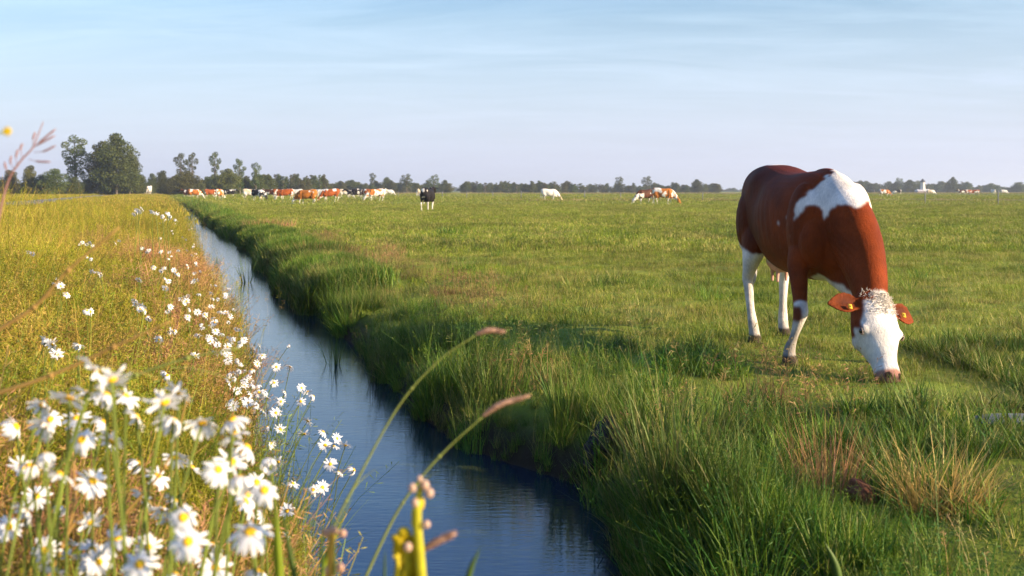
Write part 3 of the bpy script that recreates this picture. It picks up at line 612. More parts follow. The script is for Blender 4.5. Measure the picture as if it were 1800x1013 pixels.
# surface relief: ribs, hollow flank, folds
ribs = np.sin((x * 1.0 + z * .25) * 2 * math.pi / .10) * np.exp(-((x - .0) / .26) ** 2) * np.exp(-((z - 1.02) / .2) ** 2) * .0014
flank = np.exp(-(((x + .28) / .13) ** 2 + ((z - 1.22) / .12) ** 2)) * .026 - np.exp(-(((x + .47) / .10) ** 2 + ((z - 1.36) / .07) ** 2)) * .016
sgn = np.where(y > 0, 1., -1.)
fold = np.sin((x * .7 + z) * 2 * math.pi / .055 + nse * 6) * np.exp(-((x - .93) / .16) ** 2 - ((z - .83) / .2) ** 2) * .0042
P2 = P.copy(); side = np.abs(y) > .1
P2[:, 1] += sgn * (ribs - flank) * side + sgn * fold * (np.abs(y) > .04)
me.vertices.foreach_set('co', P2.astype(np.float32).ravel()); me.update()
def inpoly(px, py, poly):
    r = np.zeros(len(px), bool); j = len(poly) - 1
    for i in range(len(poly)):
        xi, yi = poly[i]; xj, yj = poly[j]
        c = ((yi > py) != (yj > py)) & (px < (xj - xi) * (py - yi) / (yj - yi + 1e-9) + xi); r ^= c; j = i
    return r
jx = ppx + nse * 18 + nse2 * 12; jy = ppy + nse * -16 + nse2 * 12
col = np.tile(RED, (len(P), 1)); dk = np.clip(.5 + .5 * nse * 4, 0, 1)
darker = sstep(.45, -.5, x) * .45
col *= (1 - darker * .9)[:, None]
col = col * (1 - .25 * dk[:, None])
W = np.zeros(len(P), bool)
patch = [(1392, 392), (1402, 352), (1436, 326), (1466, 300), (1468, 270), (1520, 270), (1560, 380), (1541, 378), (1528, 352), (1510, 362), (1484, 358), (1462, 366), (1450, 388), (1444, 360), (1424, 358), (1408, 372)]
W |= inpoly(jx, jy, patch) & (x > .05) & (z > .9)
W |= (x < -.30) & (z < .76 + nse * .12 + (x + .5) * -.25)
W |= (x > .3) & (x < 1.0) & (z < .44 + nse * .10) & (np.abs(y) > .14) & ~((y < -.335) & (z > .31) & (z < .42) & (nse > -.08))
W |= (np.abs(y) < .12 + nse * .1) & (z < .60 + nse * .10 - (x - .7) * .25) & (x > .45) & (x < 1.0)
W |= ((x + .52) ** 2 / .03 + (z - 1.47) ** 2 / .0012 < .12)
spk = fbm(x * 22, y * 22, z * 22, 9, 3); W |= (spk > .735) & (x > .25) & (x < .65) & (z < 1.15) & (z > .75) & (y < 0)
hd = P - np.array(hp(0, 0, 0)); ht = hd @ np.array(ax) / 1.09; hs_ = hd @ np.array(ss); hn = hd @ np.array(nn)
ishead = (ht > -.05) & (x > 1.1) & (z < .62) & (np.abs(hs_) < .19) & (hn > -.28)
face = ishead & (ht > -.02 + nse * .03) & ~((np.abs(hs_ + .0) > .095 + .24 * np.clip(ht, 0, 1) + nse * .07) & (ht < .27 + hn * .6)) & ~((hn < -.12) & (ht < .25)) & ~((ht < .05) & (hs_ < -.03 + nse * .1))
W |= face
ed_ = np.empty(len(me.edges) * 2, np.int32); me.edges.foreach_get('vertices', ed_); ed_ = ed_.reshape(-1, 2)
def blur(a_, it):
    dg_ = np.bincount(ed_.ravel(), minlength=len(a_)).astype(float) + 1
    for _ in range(it): a_ = (a_ + np.bincount(ed_[:, 0], a_[ed_[:, 1]], len(a_)) + np.bincount(ed_[:, 1], a_[ed_[:, 0]], len(a_))) / dg_
    return a_
bw_ = sstep(.2, .8, blur(W.astype(float), 4) + nse2 * .35)
whtc = WHT * (1 + nse[:, None] * .35) - np.array([.02, .05, .09]) * np.clip(fbm(x * 6, y * 6, z * 6, 44, 3) * 3 - 1.3, 0, 1)[:, None]
col = col * (1 - bw_[:, None]) + whtc * bw_[:, None]
ear = (np.abs(hs_) > .148) & (ht < .17) & (ht > -.14) & (x > 1.1) & (z < .75) & ~face
col[ear] = np.array([.20, .042, .010])
ed = np.sqrt(((np.abs(hs_) - .215) / .055) ** 2 + ((ht - .055) / .035) ** 2) + nse * .8; ik = (np.clip(1.5 - ed, 0, 1) * ear)[:, None] * .7; col = col * (1 - ik) + np.array([.05, .016, .010]) * ik  # shade inside the ear cup, painted into the coat colour
nose = (ht > .492 + nse * .03) & (x > 1.1) & (z < .3); col[nose] = np.array([.40, .20, .15]); sn = (ht > .535) & (x > 1.1) & (z < .3); col[sn] = np.array([.16, .085, .07])
for sx in (1, -1):
    dn = np.linalg.norm(P - np.array(hp(.532, sx * .048, -.018)), axis=1); col[dn < .023] = DRK * .6
mouth = ishead & (ht > .50) & (np.abs(hn + .118 - .0) < .006); col[mouth] = DRK
udd = (np.abs(y) < .16) & (x < -.25) & (x > -.66) & (z < .66) & (np.hypot(y, 0) < .15); col[udd] = PNK
hoofm = z < .065; col[hoofm & (x < 1)] = np.array([.045, .030, .020])
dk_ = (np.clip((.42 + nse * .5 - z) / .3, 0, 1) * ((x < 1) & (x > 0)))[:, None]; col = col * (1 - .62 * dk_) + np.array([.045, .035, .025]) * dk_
dirt = (z < .16 + nse * .25) & (x < 0); col[dirt] = col[dirt] * .6 + np.array([.04, .03, .02])
tail = (x < -.985); col[tail] = RED * .6; col[tail & (z < .62)] = WHT * .5
mot = np.clip(fbm(x * 14, y * 14, z * 14, 71, 4) * 3.2 - 1.75, 0, 1) * np.clip((.75 - z) / .4, 0, 1) * (x < 1)
col = col * (1 - .55 * mot[:, None]) + np.array([.10, .07, .04]) * (.5 * mot[:, None])
keepd = np.zeros(len(P), bool)
for sx in (1, -1): keepd |= np.linalg.norm(P - np.array(hp(.532, sx * .048, -.018)), axis=1) < .023
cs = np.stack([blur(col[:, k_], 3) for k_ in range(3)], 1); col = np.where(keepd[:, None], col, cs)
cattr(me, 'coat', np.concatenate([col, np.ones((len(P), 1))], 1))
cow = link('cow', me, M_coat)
cow.matrix_world = Matrix((( CF.x, CL.x, 0, CO.x), (CF.y, CL.y, 0, CO.y), (0, 0, 1, 0), (0, 0, 0, 1)))
tag(cow, 'large red and white cow grazing close by on the right, white face down', 'cow')
M_eye = simple('eye', (.012, .008, .006), .08, .1, 10, spec=.6)
M_tag = simple('ear_tag', (.60, .36, .03), .45, .1, 20)
M_hair = simple('poll_hair', (.74, .67, .58), .8, .15, 30, .2)
M_lash = simple('lash', (.28, .20, .16), .8, .2, 60)
for sx in (1, -1):
    b = MB(); b.ball(hp(.248, sx * .1585, -.050), .0185, nu=14, nv=10); link('eye', b.me('eye'), M_eye, cow)
    b = MB(); pts = [hp(.248 + .024 * math.cos(q), sx * (.167 - abs(.008 * math.cos(q))), -.050 + .015 * math.sin(q)) for q in np.linspace(0, 2 * math.pi, 15)]
    b.tube(pts, .0035, n=6); link('eyelid', b.me('eyelid'), M_lash, cow)
    b = MB(); c = hp(.095, sx * .215, -.062); c2 = c + ax * .045
    qa, qb, qc = ss * .014, ax * .017, nn * .003
    o_ = c + nn * .02
    vs8 = [o_ + qa * a + qb * bb + qc * cc for cc in (-1, 1) for bb in (-1, 1) for a in (-1, 1)]
    b.add(vs8, [(0, 2, 3, 1), (4, 5, 7, 6), (0, 1, 5, 4), (2, 6, 7, 3), (0, 4, 6, 2), (1, 3, 7, 5)]); b.ball(o_ + nn * .004, .007, nu=8, nv=6)
    link('ear_tag', b.me('ear_tag'), M_tag, cow)
b = MB()
for i in range(1700):
    t0 = -.05 + .19 * random.random() ** 1.5; s0 = random.gauss(.014, .062); s0 = max(-.10, min(.135, s0))
    cc = float(np.interp(t0, [-.045, -.015, .06, .15], [-.085, -.085, -.09, -.10])); wn_ = float(np.interp(t0, [-.045, -.015, .06, .15], [.062, .090, .113, .131])); ws_ = float(np.interp(t0, [-.045, -.015, .06, .15], [.07, .125, .150, .162])); s0 = max(-ws_ * .9, min(ws_ * .9, s0)); n0 = cc + wn_ * math.sqrt(max(0, 1 - (s0 / ws_) ** 2))
    p0 = hp(t0, s0, n0 - .006); dr = (nn * random.uniform(.12, .45) + ax * random.uniform(.1, 1.0) + ss * random.gauss(0, .5)).normalized(); L = random.uniform(.022, .046) * (1.15 - max(0, t0) * 3.5)
    c_ = dr.cross(Vector((random.gauss(0, 1), random.gauss(0, 1), random.gauss(0, 1)))).normalized() * L * .3
    b.tube([p0, p0 + dr * L * .5 + c_ * .3, p0 + dr * L * .8 + c_, p0 + dr * L * .7 + c_ * 1.6], [.0022, .0020, .0014, .0004], n=4, cap=False)
link('poll_hair', b.me('poll_hair'), M_hair, cow)

# distant cows
gz, *_ = cow_mesh('graze', .028, 4); st, *_ = cow_mesh('stand', .028, 4)
KC = {'red': np.array([.30, .075, .018]), 'orange': np.array([.44, .15, .03]), 'black': np.array([.018, .015, .016]), 'dark': np.array([.09, .035, .02]), 'white': np.array([.74, .68, .60]), 'cream': np.array([.60, .46, .30])}
cnt = [0]
def far_cow(px, foot, yaw, pose, c, white, label, head=None, scale=1.0):
    cnt[0] += 1; sd = cnt[0] * 7 + 3
    m2 = (gz if pose == 'graze' else st).copy(); m2.name = 'cow'
    p_ = coords(m2); a, b_, c_ = p_.T
    n_ = fbm(a * 2.3 + sd, b_ * 2.3, c_ * 2.3, sd, 3); th = np.quantile(n_, white if white > .84 else white * .7)
    w = (n_ < th) | (c_ < .55 + .1 * (n_ - .5)); base = np.tile(KC[c], (len(p_), 1)); base[w] = KC['white']
    hx = (a > 1.18) if pose == 'graze' else (a > 1.15)
    base[hx] = KC[head] if head else (KC['white'] if (pose == 'graze' and sd % 3) else KC[c])
    cattr(m2, 'coat', np.concatenate([base, np.ones((len(p_), 1))], 1))
    q = at(px, foot); o = link('cow', m2, M_coat); o.location = (q.x, q.y, g1(q.x, q.y)); o.rotation_euler = (0, 0, RAD(yaw)); o.scale = (scale,) * 3
    tag(o, label, 'cow', 'cows of the distant herd')
R_, L_ = 0, 180     # facing image right / left
for a in [
    (539, 361, 172, 'graze', 'orange', .12, 'plain orange cow with a white head grazing in front of the far herd', 'white', .92),
    (581, 355, 195, 'graze', 'red', .55, 'red and white cow grazing right of the plain orange one', 'red', 1),
    (752, 371, 78, 'stand', 'black', .02, 'lone dark cow seen from behind between the far herd and the white cow', 'black', .98),
    (966, 354, 2, 'graze', 'white', .97, 'single all white cow grazing in the middle of the field', 'cream', 1),
    (1166, 360, -8, 'graze', 'orange', .50, 'orange and white patched cow of the right hand pair, head down to the right', 'orange', 1.02),
    (1134, 359, 205, 'graze', 'dark', .45, 'dark brown and white cow of the pair, head down to the left', 'white', .93),
    (331, 349, 172, 'stand', 'dark', .1, 'dark brown cow at the far left end of the herd beside the ditch', None, 1),
    (342, 349.5, 8, 'graze', 'orange', .45, 'orange and white cow second from the left end of the herd', 'white', 1),
    (370, 349, 20, 'graze', 'red', .35, 'red cow in the pair of red cows near the left end of the herd', None, 1),
    (386, 351.5, 80, 'graze', 'orange', .5, 'orange and white cow seen from behind right of the pair of red cows', None, 1),
    (404, 347.5, 0, 'stand', 'black', .4, 'small black and white cow alone between the left groups of the herd', None, 1),
    (440, 352, 12, 'graze', 'cream', .7, 'pale cream and white cow in the left half of the herd', 'cream', 1),
    (454, 354, -25, 'graze', 'black', .55, 'white cow with a black head and neck beside the cream cow', 'black', .95),
    (474, 349, 170, 'stand', 'dark', .3, 'dark brown and white cow right of the black headed cow', None, 1),
    (491, 350, 5, 'stand', 'red', .45, 'red and white cow left of the plain orange cow', None, 1),
    (503, 352, 190, 'graze', 'red', .3, 'deep red cow with white flecks nearest the left side of the orange cow', None, 1),
    (521, 349, 178, 'stand', 'white', .93, 'whole white cow partly behind the orange cow', None, 1),
    (556, 349, 10, 'stand', 'black', .6, 'black and white cow between the orange cow and the red and white cow', None, 1),
    (566, 349.5, 175, 'graze', 'white', .85, 'mostly white cow just behind the red and white grazing one', None, 1),
    (607, 349, 5, 'graze', 'cream', .6, 'cream and white cow at the left of the right hand group of the herd', None, 1),
    (620, 349.5, 185, 'stand', 'black', .5, 'black and white cow in the right hand group of the herd', None, 1),
    (630, 350, 10, 'graze', 'black', .3, 'nearly black cow in the middle of the right hand group of the herd', None, 1),
    (641, 350, 170, 'stand', 'dark', .5, 'brown and white cow in the right hand group of the herd', None, 1),
    (652, 351, 0, 'stand', 'red', .55, 'red and white cow towards the right end of the herd', None, 1),
    (660, 354, 200, 'graze', 'orange', .75, 'white cow with pale orange patches grazing in front of the herd right end', None, 1),
    (670, 350, 60, 'stand', 'cream', .8, 'pale cream cow seen from behind at the right end of the herd', None, 1),
    (684, 345, 0, 'graze', 'white', .9, 'tiny white cow beyond the right end of the herd', None, 1),
    (735, 349, 95, 'stand', 'cream', .8, 'greyish cow half hidden behind the lone dark cow', None, 1),
    (262, 345, 95, 'stand', 'white', .9, 'white cow beyond the left verge in front of the dark trees', None, 1.35),
    (1555, 347, 0, 'graze', 'orange', .4, 'brown cow far off just right of the large cow back', None, 1),
    (1577, 344, 180, 'graze', 'black', .5, 'tiny black and white cow left of the pale tower', None, 1),
    (1636, 344, 0, 'graze', 'cream', .8, 'tiny cream cow just right of the pale tower', None, 1),
    (1691, 343.5, 180, 'stand', 'dark', .5, 'brown and white cow left of two red cows near the right edge', None, 1),
    (1703, 344, 5, 'graze', 'red', .25, 'red cow in the middle of the far right group', None, 1),
    (1714, 344, 170, 'graze', 'red', .35, 'red cow at the right of the far right group', None, 1),
    (1746, 343.5, 90, 'stand', 'white', .8, 'tiny white cow seen end on between the red cows and the right edge', None, 1),
    (1765, 342, 0, 'graze', 'white', .9, 'tiny white cow nearest the right edge of the photo', None, 1)]: far_cow(*a[:7], head=a[7], scale=a[8])

# ------------------------------------------------------------------ trees
def leaf_mat(name, a, b):
    m, t = newmat(name); g = N(t, 'ShaderNodeAttribute', attribute_name='tint'); oi = N(t, 'ShaderNodeObjectInfo')
    c = mix(t, g.outputs['Fac'], a, b)
    k = mrange(t, oi.outputs['Random'], 0, 1, .7, 1.3)
    hs = N(t, 'ShaderNodeHueSaturation'); hs.inputs['Hue'].default_value = .5; t.links.new(c, hs.inputs['Color']); t.links.new(k, hs.inputs['Value']); t.links.new(mrange(t, oi.outputs['Random'], 0, 1, .475, .52), hs.inputs['Hue'])
    p = N(t, 'ShaderNodeBsdfPrincipled'); p.inputs['Roughness'].default_value = .6; p.inputs['Specular IOR Level'].default_value = .2; t.links.new(hs.outputs[0], p.inputs['Base Color'])
    tr = N(t, 'ShaderNodeBsdfTranslucent'); t.links.new(hs.outputs[0], tr.inputs[0]); mx = N(t, 'ShaderNodeMixShader'); mx.inputs[0].default_value = .25
    o = N(t, 'ShaderNodeOutputMaterial'); t.links.new(p.outputs[0], mx.inputs[1]); t.links.new(tr.outputs[0], mx.inputs[2]); t.links.new(mx.outputs[0], o.inputs[0]); return m
M_leaf = leaf_mat('tree_leaves', (.042, .066, .014), (.115, .13, .03))
M_leaf2 = leaf_mat('olive_leaves', (.075, .08, .018), (.15, .145, .036))
def tree_proto(kind, seed, H=10.0):
    """unit tree 10 m tall: returns trunk mesh, crown mesh"""
    r = random.Random(seed); rg = np.random.default_rng(seed); b = MB(); blobs = []
    top = .93 if kind != 'bush' else .6
    lean = r.uniform(-.3, .3)
    tr = [(lean * (k / 5) ** 2 + r.uniform(-.08, .08), r.uniform(-.08, .08), H * top * k / 5) for k in range(6)]
    b.tube(spline(tr, 3), list(np.linspace(.22, .03, 16)), n=7)
    if kind == 'gappy': nl, z0, R = 13, .30, 2.5
    elif kind == 'full': nl, z0, R = 22, .12, 3.4
    elif kind == 'slim': nl, z0, R = 12, .18, 1.25
    elif kind == 'tuft': nl, z0, R = 9, .52, 1.9
    else: nl, z0, R = 14, .06, 3.8
    for i in range(nl):
        zz = H * (z0 + (.97 - z0) * (i + .5) / nl); t_ = (zz / H - z0) / (1 - z0)
        if kind == 'slim': w = R * (1 - t_) ** .7 + .25
        elif kind in ('bush', 'full'): w = R * math.sin(math.pi * (.25 + .68 * t_)) ** .8
        else: w = R * math.sin(math.pi * (.15 + .75 * t_)) ** .7
        az = i * 2.4 + r.uniform(-.6, .6); rr = w * r.uniform(.35, .85)
        c = Vector((lean * (zz / H) ** 2 + rr * math.cos(az), rr * math.sin(az), zz)); s0 = Vector((lean * .3, 0, zz * .72))
        b.tube([s0, s0.lerp(c, .5) + Vector((0, 0, .2)), c], [.08, .05, .02], n=5, cap=False)
        rad = (w * .45 + .35) * r.uniform(.65, 1.2) * (.78 if kind in ('gappy', 'tuft') else .88)
        blobs.append((c, rad))
        if kind == 'bush' or (kind == 'full' and i % 2): blobs.append((Vector((c.x * .3, c.y * .3, zz)), rad * 1.1))
    v = []; f = []; tn = []
    for c, rad in blobs:
        n = int(170 * rad ** 2 * (1.0 if kind in ('gappy', 'tuft') else 1.0)) + 60; n = min(n, 520)
        d = rg.normal(0, 1, (n, 3)); d /= np.linalg.norm(d, axis=1)[:, None]; q = np.array(c) + d * (rad * (.45 + .6 * rg.random(n) ** .6))[:, None] * np.array([1, 1, .8])
        tb = rg.random()
        for k in range(n):
            e1 = rg.normal(0, 1, 3); e1 /= np.linalg.norm(e1); e2 = np.cross(e1, rg.normal(0, 1, 3)); e2 /= np.linalg.norm(e2); sz = rg.uniform(.09, .20)
            o = len(v); v += [q[k] - e1 * sz, q[k] + e2 * sz * .6, q[k] + e1 * sz, q[k] - e2 * sz * .6]; f.append((o, o + 1, o + 2, o + 3)); tn += [min(1, max(0, tb * .6 + rg.random() * .5))] * 4
    cm_ = mesh('crown', v, f); fattr(cm_, 'tint', tn)
    return b.me('trunk'), cm_
TP = {'gappy': [tree_proto('gappy', s_) for s_ in (1, 2)], 'full': [tree_proto('full', s_) for s_ in (3, 4)], 'slim': [tree_proto('slim', s_) for s_ in (5, 6)], 'tuft': [tree_proto('tuft', s_) for s_ in (7, 8)], 'bush': [tree_proto('bush', s_) for s_ in (9, 10, 11)]}
for k in TP:
    for a, c in TP[k]: a.materials.append(M_bark); c.materials.append(M_leaf); a.polygons.foreach_set('use_smooth', [True] * len(a.polygons))
OL = {}
for k in TP: OL[k] = [];
for k in TP:
    for a, c in TP[k]: c2 = c.copy(); c2.materials.clear(); c2.materials.append(M_leaf2); OL[k].append((a, c2))
tr_rng = random.Random(5)
def tree(px, top, wpx, d, kind, label, group=None, olive=False, cat='tree'):
    h = (HZ - top) / F * d + HC; x = (px - 900) / F * d; sx = wpx / F * d
    tm, cmh = tr_rng.choice((OL if olive else TP)[kind]); natw = {'gappy': 6.2, 'full': 7.6, 'slim': 3.2, 'tuft': 4.8, 'bush': 8.6}[kind]
    e = empty('tree' if cat == 'tree' else 'bush', (x, d, g1(x, d) - .1), tr_rng.uniform(0, 6.28)); k = sx / natw; e.scale = (k, k, h / 10.2)
    a = bpy.data.objects.new('trunk', tm); COL.objects.link(a); a.parent = e
    a = bpy.data.objects.new('crown', cmh); COL.objects.link(a); a.parent = e
    return tag(e, label, cat, group)
tree(132, 238, 66, 235, 'gappy', 'tall airy tree at the left of the two tallest trees, sky showing through')
tree(178, 250, 62, 240, 'full', 'tall tree filling the gap between the airy tree and the tallest tree')
tree(205, 236, 84, 232, 'full', 'tallest broad tree of the picture, standing on the left skyline')
tree(228, 268, 46, 236, 'full', 'lower shoulder tree on the right side of the tallest tree')
tree(52, 292, 34, 225, 'full', 'olive coloured round tree left of the dark bushes', olive=True)
tree(18, 300, 46, 228, 'bush', 'low brownish green tree at the left edge of the photo', olive=True)
tree(96, 298, 62, 222, 'bush', 'dense dark green bush at the foot of the tall airy tree', cat='bush')
tree(72, 308, 40, 224, 'bush', 'low dark bush between the olive tree and the dense bush', cat='bush')
tree(130, 312, 44, 226, 'bush', 'low bush under the tall airy tree trunk', cat='bush')
tree(318, 267, 30, 250, 'tuft', 'slender tree with a tuft crown, left one of the leaning pair')
tree(338, 266, 26, 252, 'tuft', 'slender tree with a tuft crown, right one of the leaning pair')
tree(378, 265, 26, 256, 'tuft', 'single slender tree with a small high crown right of the leaning pair')
tree(422, 277, 30, 258, 'gappy', 'tree with a small round top between the high crowned tree and the herd')
tree(450, 284, 26, 262, 'gappy', 'narrow tree right of the small round topped tree')
tree(328, 300, 56, 248, 'full', 'bushy olive tree under the leaning pair', olive=True)
tree(400, 296, 52, 255, 'full', 'bushy olive tree behind the left cows', olive=True)
tree(268, 306, 24, 300, 'full', 'small round tree right of the tallest tree and beyond the white cow')
tree(288, 310, 28, 290, 'bush', 'low round tree left of the leaning pair')
tree(655, 303, 18, 420, 'gappy', 'tall thin topped tree above the right end of the herd')
tree(680, 311, 24, 420, 'full', 'round tree right of the thin topped tree')
tree(715, 305, 28, 400, 'gappy', 'tree with a peaked crown left of the lone dark cow')
tree(764, 306, 24, 390, 'gappy', 'tall narrow tree straight above the lone dark cow')
tree(1088, 310, 22, 520, 'gappy', 'tallest tree between the white cow and the pair of cows')
tree(1138, 309, 24, 500, 'gappy', 'tree with a peaked crown above the pair of cows')
tree(1225, 315, 26, 480, 'full', 'dark round tree left of the large cow')
tree(1188, 321, 22, 500, 'full', 'low tree between the peaked tree and the dark round tree')
tree(1249, 328, 18, 600, 'bush', 'last small tree before the gap left of the large cow')
tree(1580, 312, 20, 620, 'gappy', 'tree with a small peak right of the large cow back')
tree(1600, 316, 30, 610, 'full', 'broad round tree left of the pale tower')
tree(1675, 311, 22, 600, 'full', 'dark tree standing above the fence post')
tree(1742, 322, 30, 640, 'full', 'round tree above the tiny end on white cow')
tree(1790, 320, 34, 620, 'full', 'tree at the right edge of the photo')
def row(x0, x1, step, t0, t1, d0, d1, wlo, whi, kinds, label, group):
    px = x0
    while px < x1:
        tp = tr_rng.uniform(t0, t1)
        tree(px, tp, tr_rng.uniform(wlo, whi), tr_rng.uniform(d0, d1), tr_rng.choice(kinds), label, group, olive=tr_rng.random() < .35); px += step * .56 * tr_rng.uniform(.6, 1.35)
row(285, 475, 13, 300, 318, 262, 285, 24, 40, ['full', 'bush', 'bush'], 'low tree of the dense wood behind the left half of the herd', 'trees of the wood behind the left cows')
row(462, 575, 8, 304, 316, 300, 340, 14, 26, ['slim', 'slim', 'full', 'bush'], 'spiky topped tree of the wood behind the orange cow', 'trees of the spiky wood')
row(570, 790, 10, 315, 325, 400, 460, 16, 30, ['full', 'bush', 'slim'], 'tree of the low row behind the right half of the herd', 'trees of the row behind the herd')
row(812, 1010, 8, 317, 325, 420, 470, 14, 24, ['full', 'slim', 'bush', 'bush'], 'tree of the even hedge row behind the single white cow', 'trees of the hedge row')
row(1000, 1265, 9, 320, 330, 500, 580, 15, 26, ['full', 'bush', 'slim'], 'tree of the low row behind the pair of cows', 'trees of the row behind the pair')
row(1265, 1345, 12, 330, 334, 900, 1100, 14, 24, ['bush'], 'tiny far tree in the gap left of the large cow', 'far trees in the gap')
row(1345, 1505, 10, 319, 328, 640, 720, 16, 30, ['full', 'bush', 'slim'], 'hazy tree of the row hidden behind the large cow', 'trees behind the large cow')
row(150, 250, 12, 306, 316, 236, 262, 26, 40, ['bush', 'full'], 'low bush filling the foot of the two tallest trees', 'bushes under the tallest trees')
row(1505, 1705, 9, 317, 325, 620, 700, 16, 30, ['full', 'bush', 'slim', 'bush'], 'hazy tree of the row right of the large cow', 'trees of the hazy row on the right')
row(1690, 1830, 10, 324, 331, 680, 780, 14, 28, ['full', 'bush'], 'hazy tree of the low row at the right edge', 'trees of the low row on the far right')
row(232, 290, 9, 316, 324, 330, 420, 16, 26, ['bush'], 'low far bush between the tallest tree and the left wood', 'bushes right of the tallest tree')
row(-30, 120, 14, 316, 326, 240, 270, 24, 40, ['bush', 'full'], 'low tree of the strip behind the road at the left', 'trees behind the road')
row(780, 830, 12, 329, 332, 1200, 1400, 16, 26, ['bush'], 'bluish far tree in the gap right of the lone dark cow', 'far trees in the middle gap')

# ------------------------------------------------------------------ tower, fence, far verge
twd = 560.; tx = (1622 - 900) / F * twd; e = empty('tower', (tx, twd, 0))
tag(e, 'small pale tower with dark cap above a low building, right of the large cow', 'tower')
M_pale = simple('whitewash', (.62, .56, .52), .8, .1, 1); M_cap = simple('slate', (.06, .06, .07), .7, .2, 1); M_rose = simple('pinkish_wall', (.46, .34, .34), .8, .1, 1)
b = MB(); b.tube([(0, 0, 1), (0, 0, 5.4)], [1.35, 1.0], n=8); link('shaft', b.me('shaft'), M_pale, e, False)
b = MB(); b.tube([(0, 0, 5.4), (0, 0, 6.0), (0, 0, 7.2)], [1.25, 1.2, .1], n=8); link('cap', b.me('cap'), M_cap, e, False)
b = MB(); b.box((-3.2, -2.4, -1.6), (3.4, 2.4, .9)); link('wall', b.me('wall'), M_rose, e, False)
b = MB(); b.add([(-3.4, -2.7, .9), (3.6, -2.7, .9), (3.6, 2.7, .9), (-3.4, 2.7, .9), (-3.0, 0, 1.9), (3.2, 0, 1.9)], [(0, 1, 5, 4), (2, 3, 4, 5), (0, 4, 3), (1, 2, 5), (0, 3, 2, 1)]); link('roof', b.me('roof'), M_pale, e, False)
b = MB(); b.box((-.5, -2.46, -1.2), (.5, -2.40, .4)); link('door', b.me('door'), M_cap, e, False)

fe = empty('wire_fence', (0, 0, 0)); tag(fe, 'thin wire fence with slender posts crossing the far pasture', 'fence')
f0, f1 = at(700, 349), at(1900, 364); nP = 16
b = MB()
for i in range(nP + 1):
    q = f0.lerp(f1, i / nP); gz_ = g1(q.x, q.y); c = MB(); c.tube([(q.x, q.y, gz_ - .2), (q.x + .02, q.y, gz_ + 1.15 + .12 * math.sin(i * 3))], [.045, .04], n=6); link('post', c.me('post'), M_wood, fe)
for hh in (.5, .95): b.tube([f0.lerp(f1, i / nP) + Vector((0, 0, hh - (0 if i % 2 == 0 else .02))) for i in range(nP + 1)], .006, n=4)
link('wire', b.me('wire'), simple('wire', (.4, .4, .4), .5), fe)
# rough reedy strips far out
pp = []
for i in range(2600):
    px = RNG.uniform(-60, 1860); d = RNG.uniform(330, 360) + (px - 900) * .02
    pp.append(((px - 900) / F * d, d, 0))
M_strip = grass_mat('far_reeds', (.24, .20, .07), (.36, .28, .12), (.40, .28, .14), .5, patch=.05)
pr = protos('reed_patch', [B(160, 1.6, .25, .55, .05, (.0, .5), (.1, .6), 2) for _ in range(3)], M_strip)
scatter('rough_grass_strip', np.array(pp), .8 + .5 * RNG.random(len(pp)), pr, 3, 'pale rough grass strip closing the pasture below the tree line', 'grass')
pp = []
for i in range(1500):
    px = RNG.uniform(900, 1860); d = 130 + RNG.normal(0, 1.0)
    pp.append(((px - 900) / F * d, d, 0))
scatter('rough_grass_strip', np.array(pp), .35 + .25 * RNG.random(len(pp)), pr, 3, 'low brownish rough strip crossing the pasture on the right', 'grass')

# ------------------------------------------------------------------ daisies
def petals_mesh(seed, n=17, droop=.15, closed=0.):
    r = random.Random(seed); v = []; f = []
    for i in range(n):
        a = 2 * math.pi * (i + r.uniform(-.25, .25)) / n; L = .021 * r.uniform(.85, 1.1); w = .0027 * r.uniform(.8, 1.25); dr = droop + r.uniform(-.3, .4)
        if r.random() < .06: continue
        c, s_ = math.cos(a), math.sin(a); o = len(v); zz = r.uniform(-.0006, .0008)
        for t_, ww in ((.0, .45), (.35, .9), (.75, 1.0), (1.0, .45)):
            rr = .005 + L * t_ * math.cos(dr * t_ + closed); z_ = zz - L * t_ * math.sin(dr * t_) + L * t_ * math.sin(closed)
            for q in (-1, 1): v.append((rr * c - q * w * ww * s_, rr * s_ + q * w * ww * c, z_ + .0006 * (q)))
        for k in range(3): f.append((o + 2 * k, o + 2 * k + 1, o + 2 * k + 3, o + 2 * k + 2))
    return mesh('petals', v, f)
def disc_mesh():
    b = MB(); b.ball((0, 0, .0005), (.0066, .0066, .0035), nu=14, nv=8); return b.me('disc')
def stem_mesh(c, seed, rad=.0014):
    r = random.Random(seed); b = MB()
    pts = [(c * t_ ** 2 + .02 * math.sin(t_ * 4 + seed), .02 * math.sin(t_ * 5 + 2 * seed) * t_, t_) for t_ in np.linspace(0, 1, 9)]
    pts = [(p_[0], p_[1], p_[2]) for p_ in pts]; b.tube(pts, [rad / .55] * 9, n=5)
    for k in range(3):
        t_ = r.uniform(.1, .6); i = int(t_ * 8); q = Vector(pts[i]); a = r.uniform(0, 6.28); L = r.uniform(.05, .09)
        d_ = Vector((math.cos(a), math.sin(a), .8)) * L; sd = Vector((-math.sin(a), math.cos(a), 0)) * .006
        b.add([q, q + d_ * .5 + sd, q + d_, q + d_ * .5 - sd], [(0, 1, 2, 3)])
    return b.me('stem'), Vector(pts[-1])
PET = [petals_mesh(i, n=random.choice([15, 17, 20]), droop=[.1, .5, -.1, .8, .25, 1.1][i]) for i in range(6)]
DEAD = mesh('petals', *(lambda b: (b.v, b.f))((lambda b: (b.ball((0, 0, 0), (.006, .006, .004)), b)[1])(MB())))
DSC = disc_mesh(); STM = [stem_mesh(c, i) for i, c in enumerate([.05, .15, .3, -.1, .45])]
for m_ in PET: m_.materials.append(M_petal); m_.polygons.foreach_set('use_smooth', [True] * len(m_.polygons))
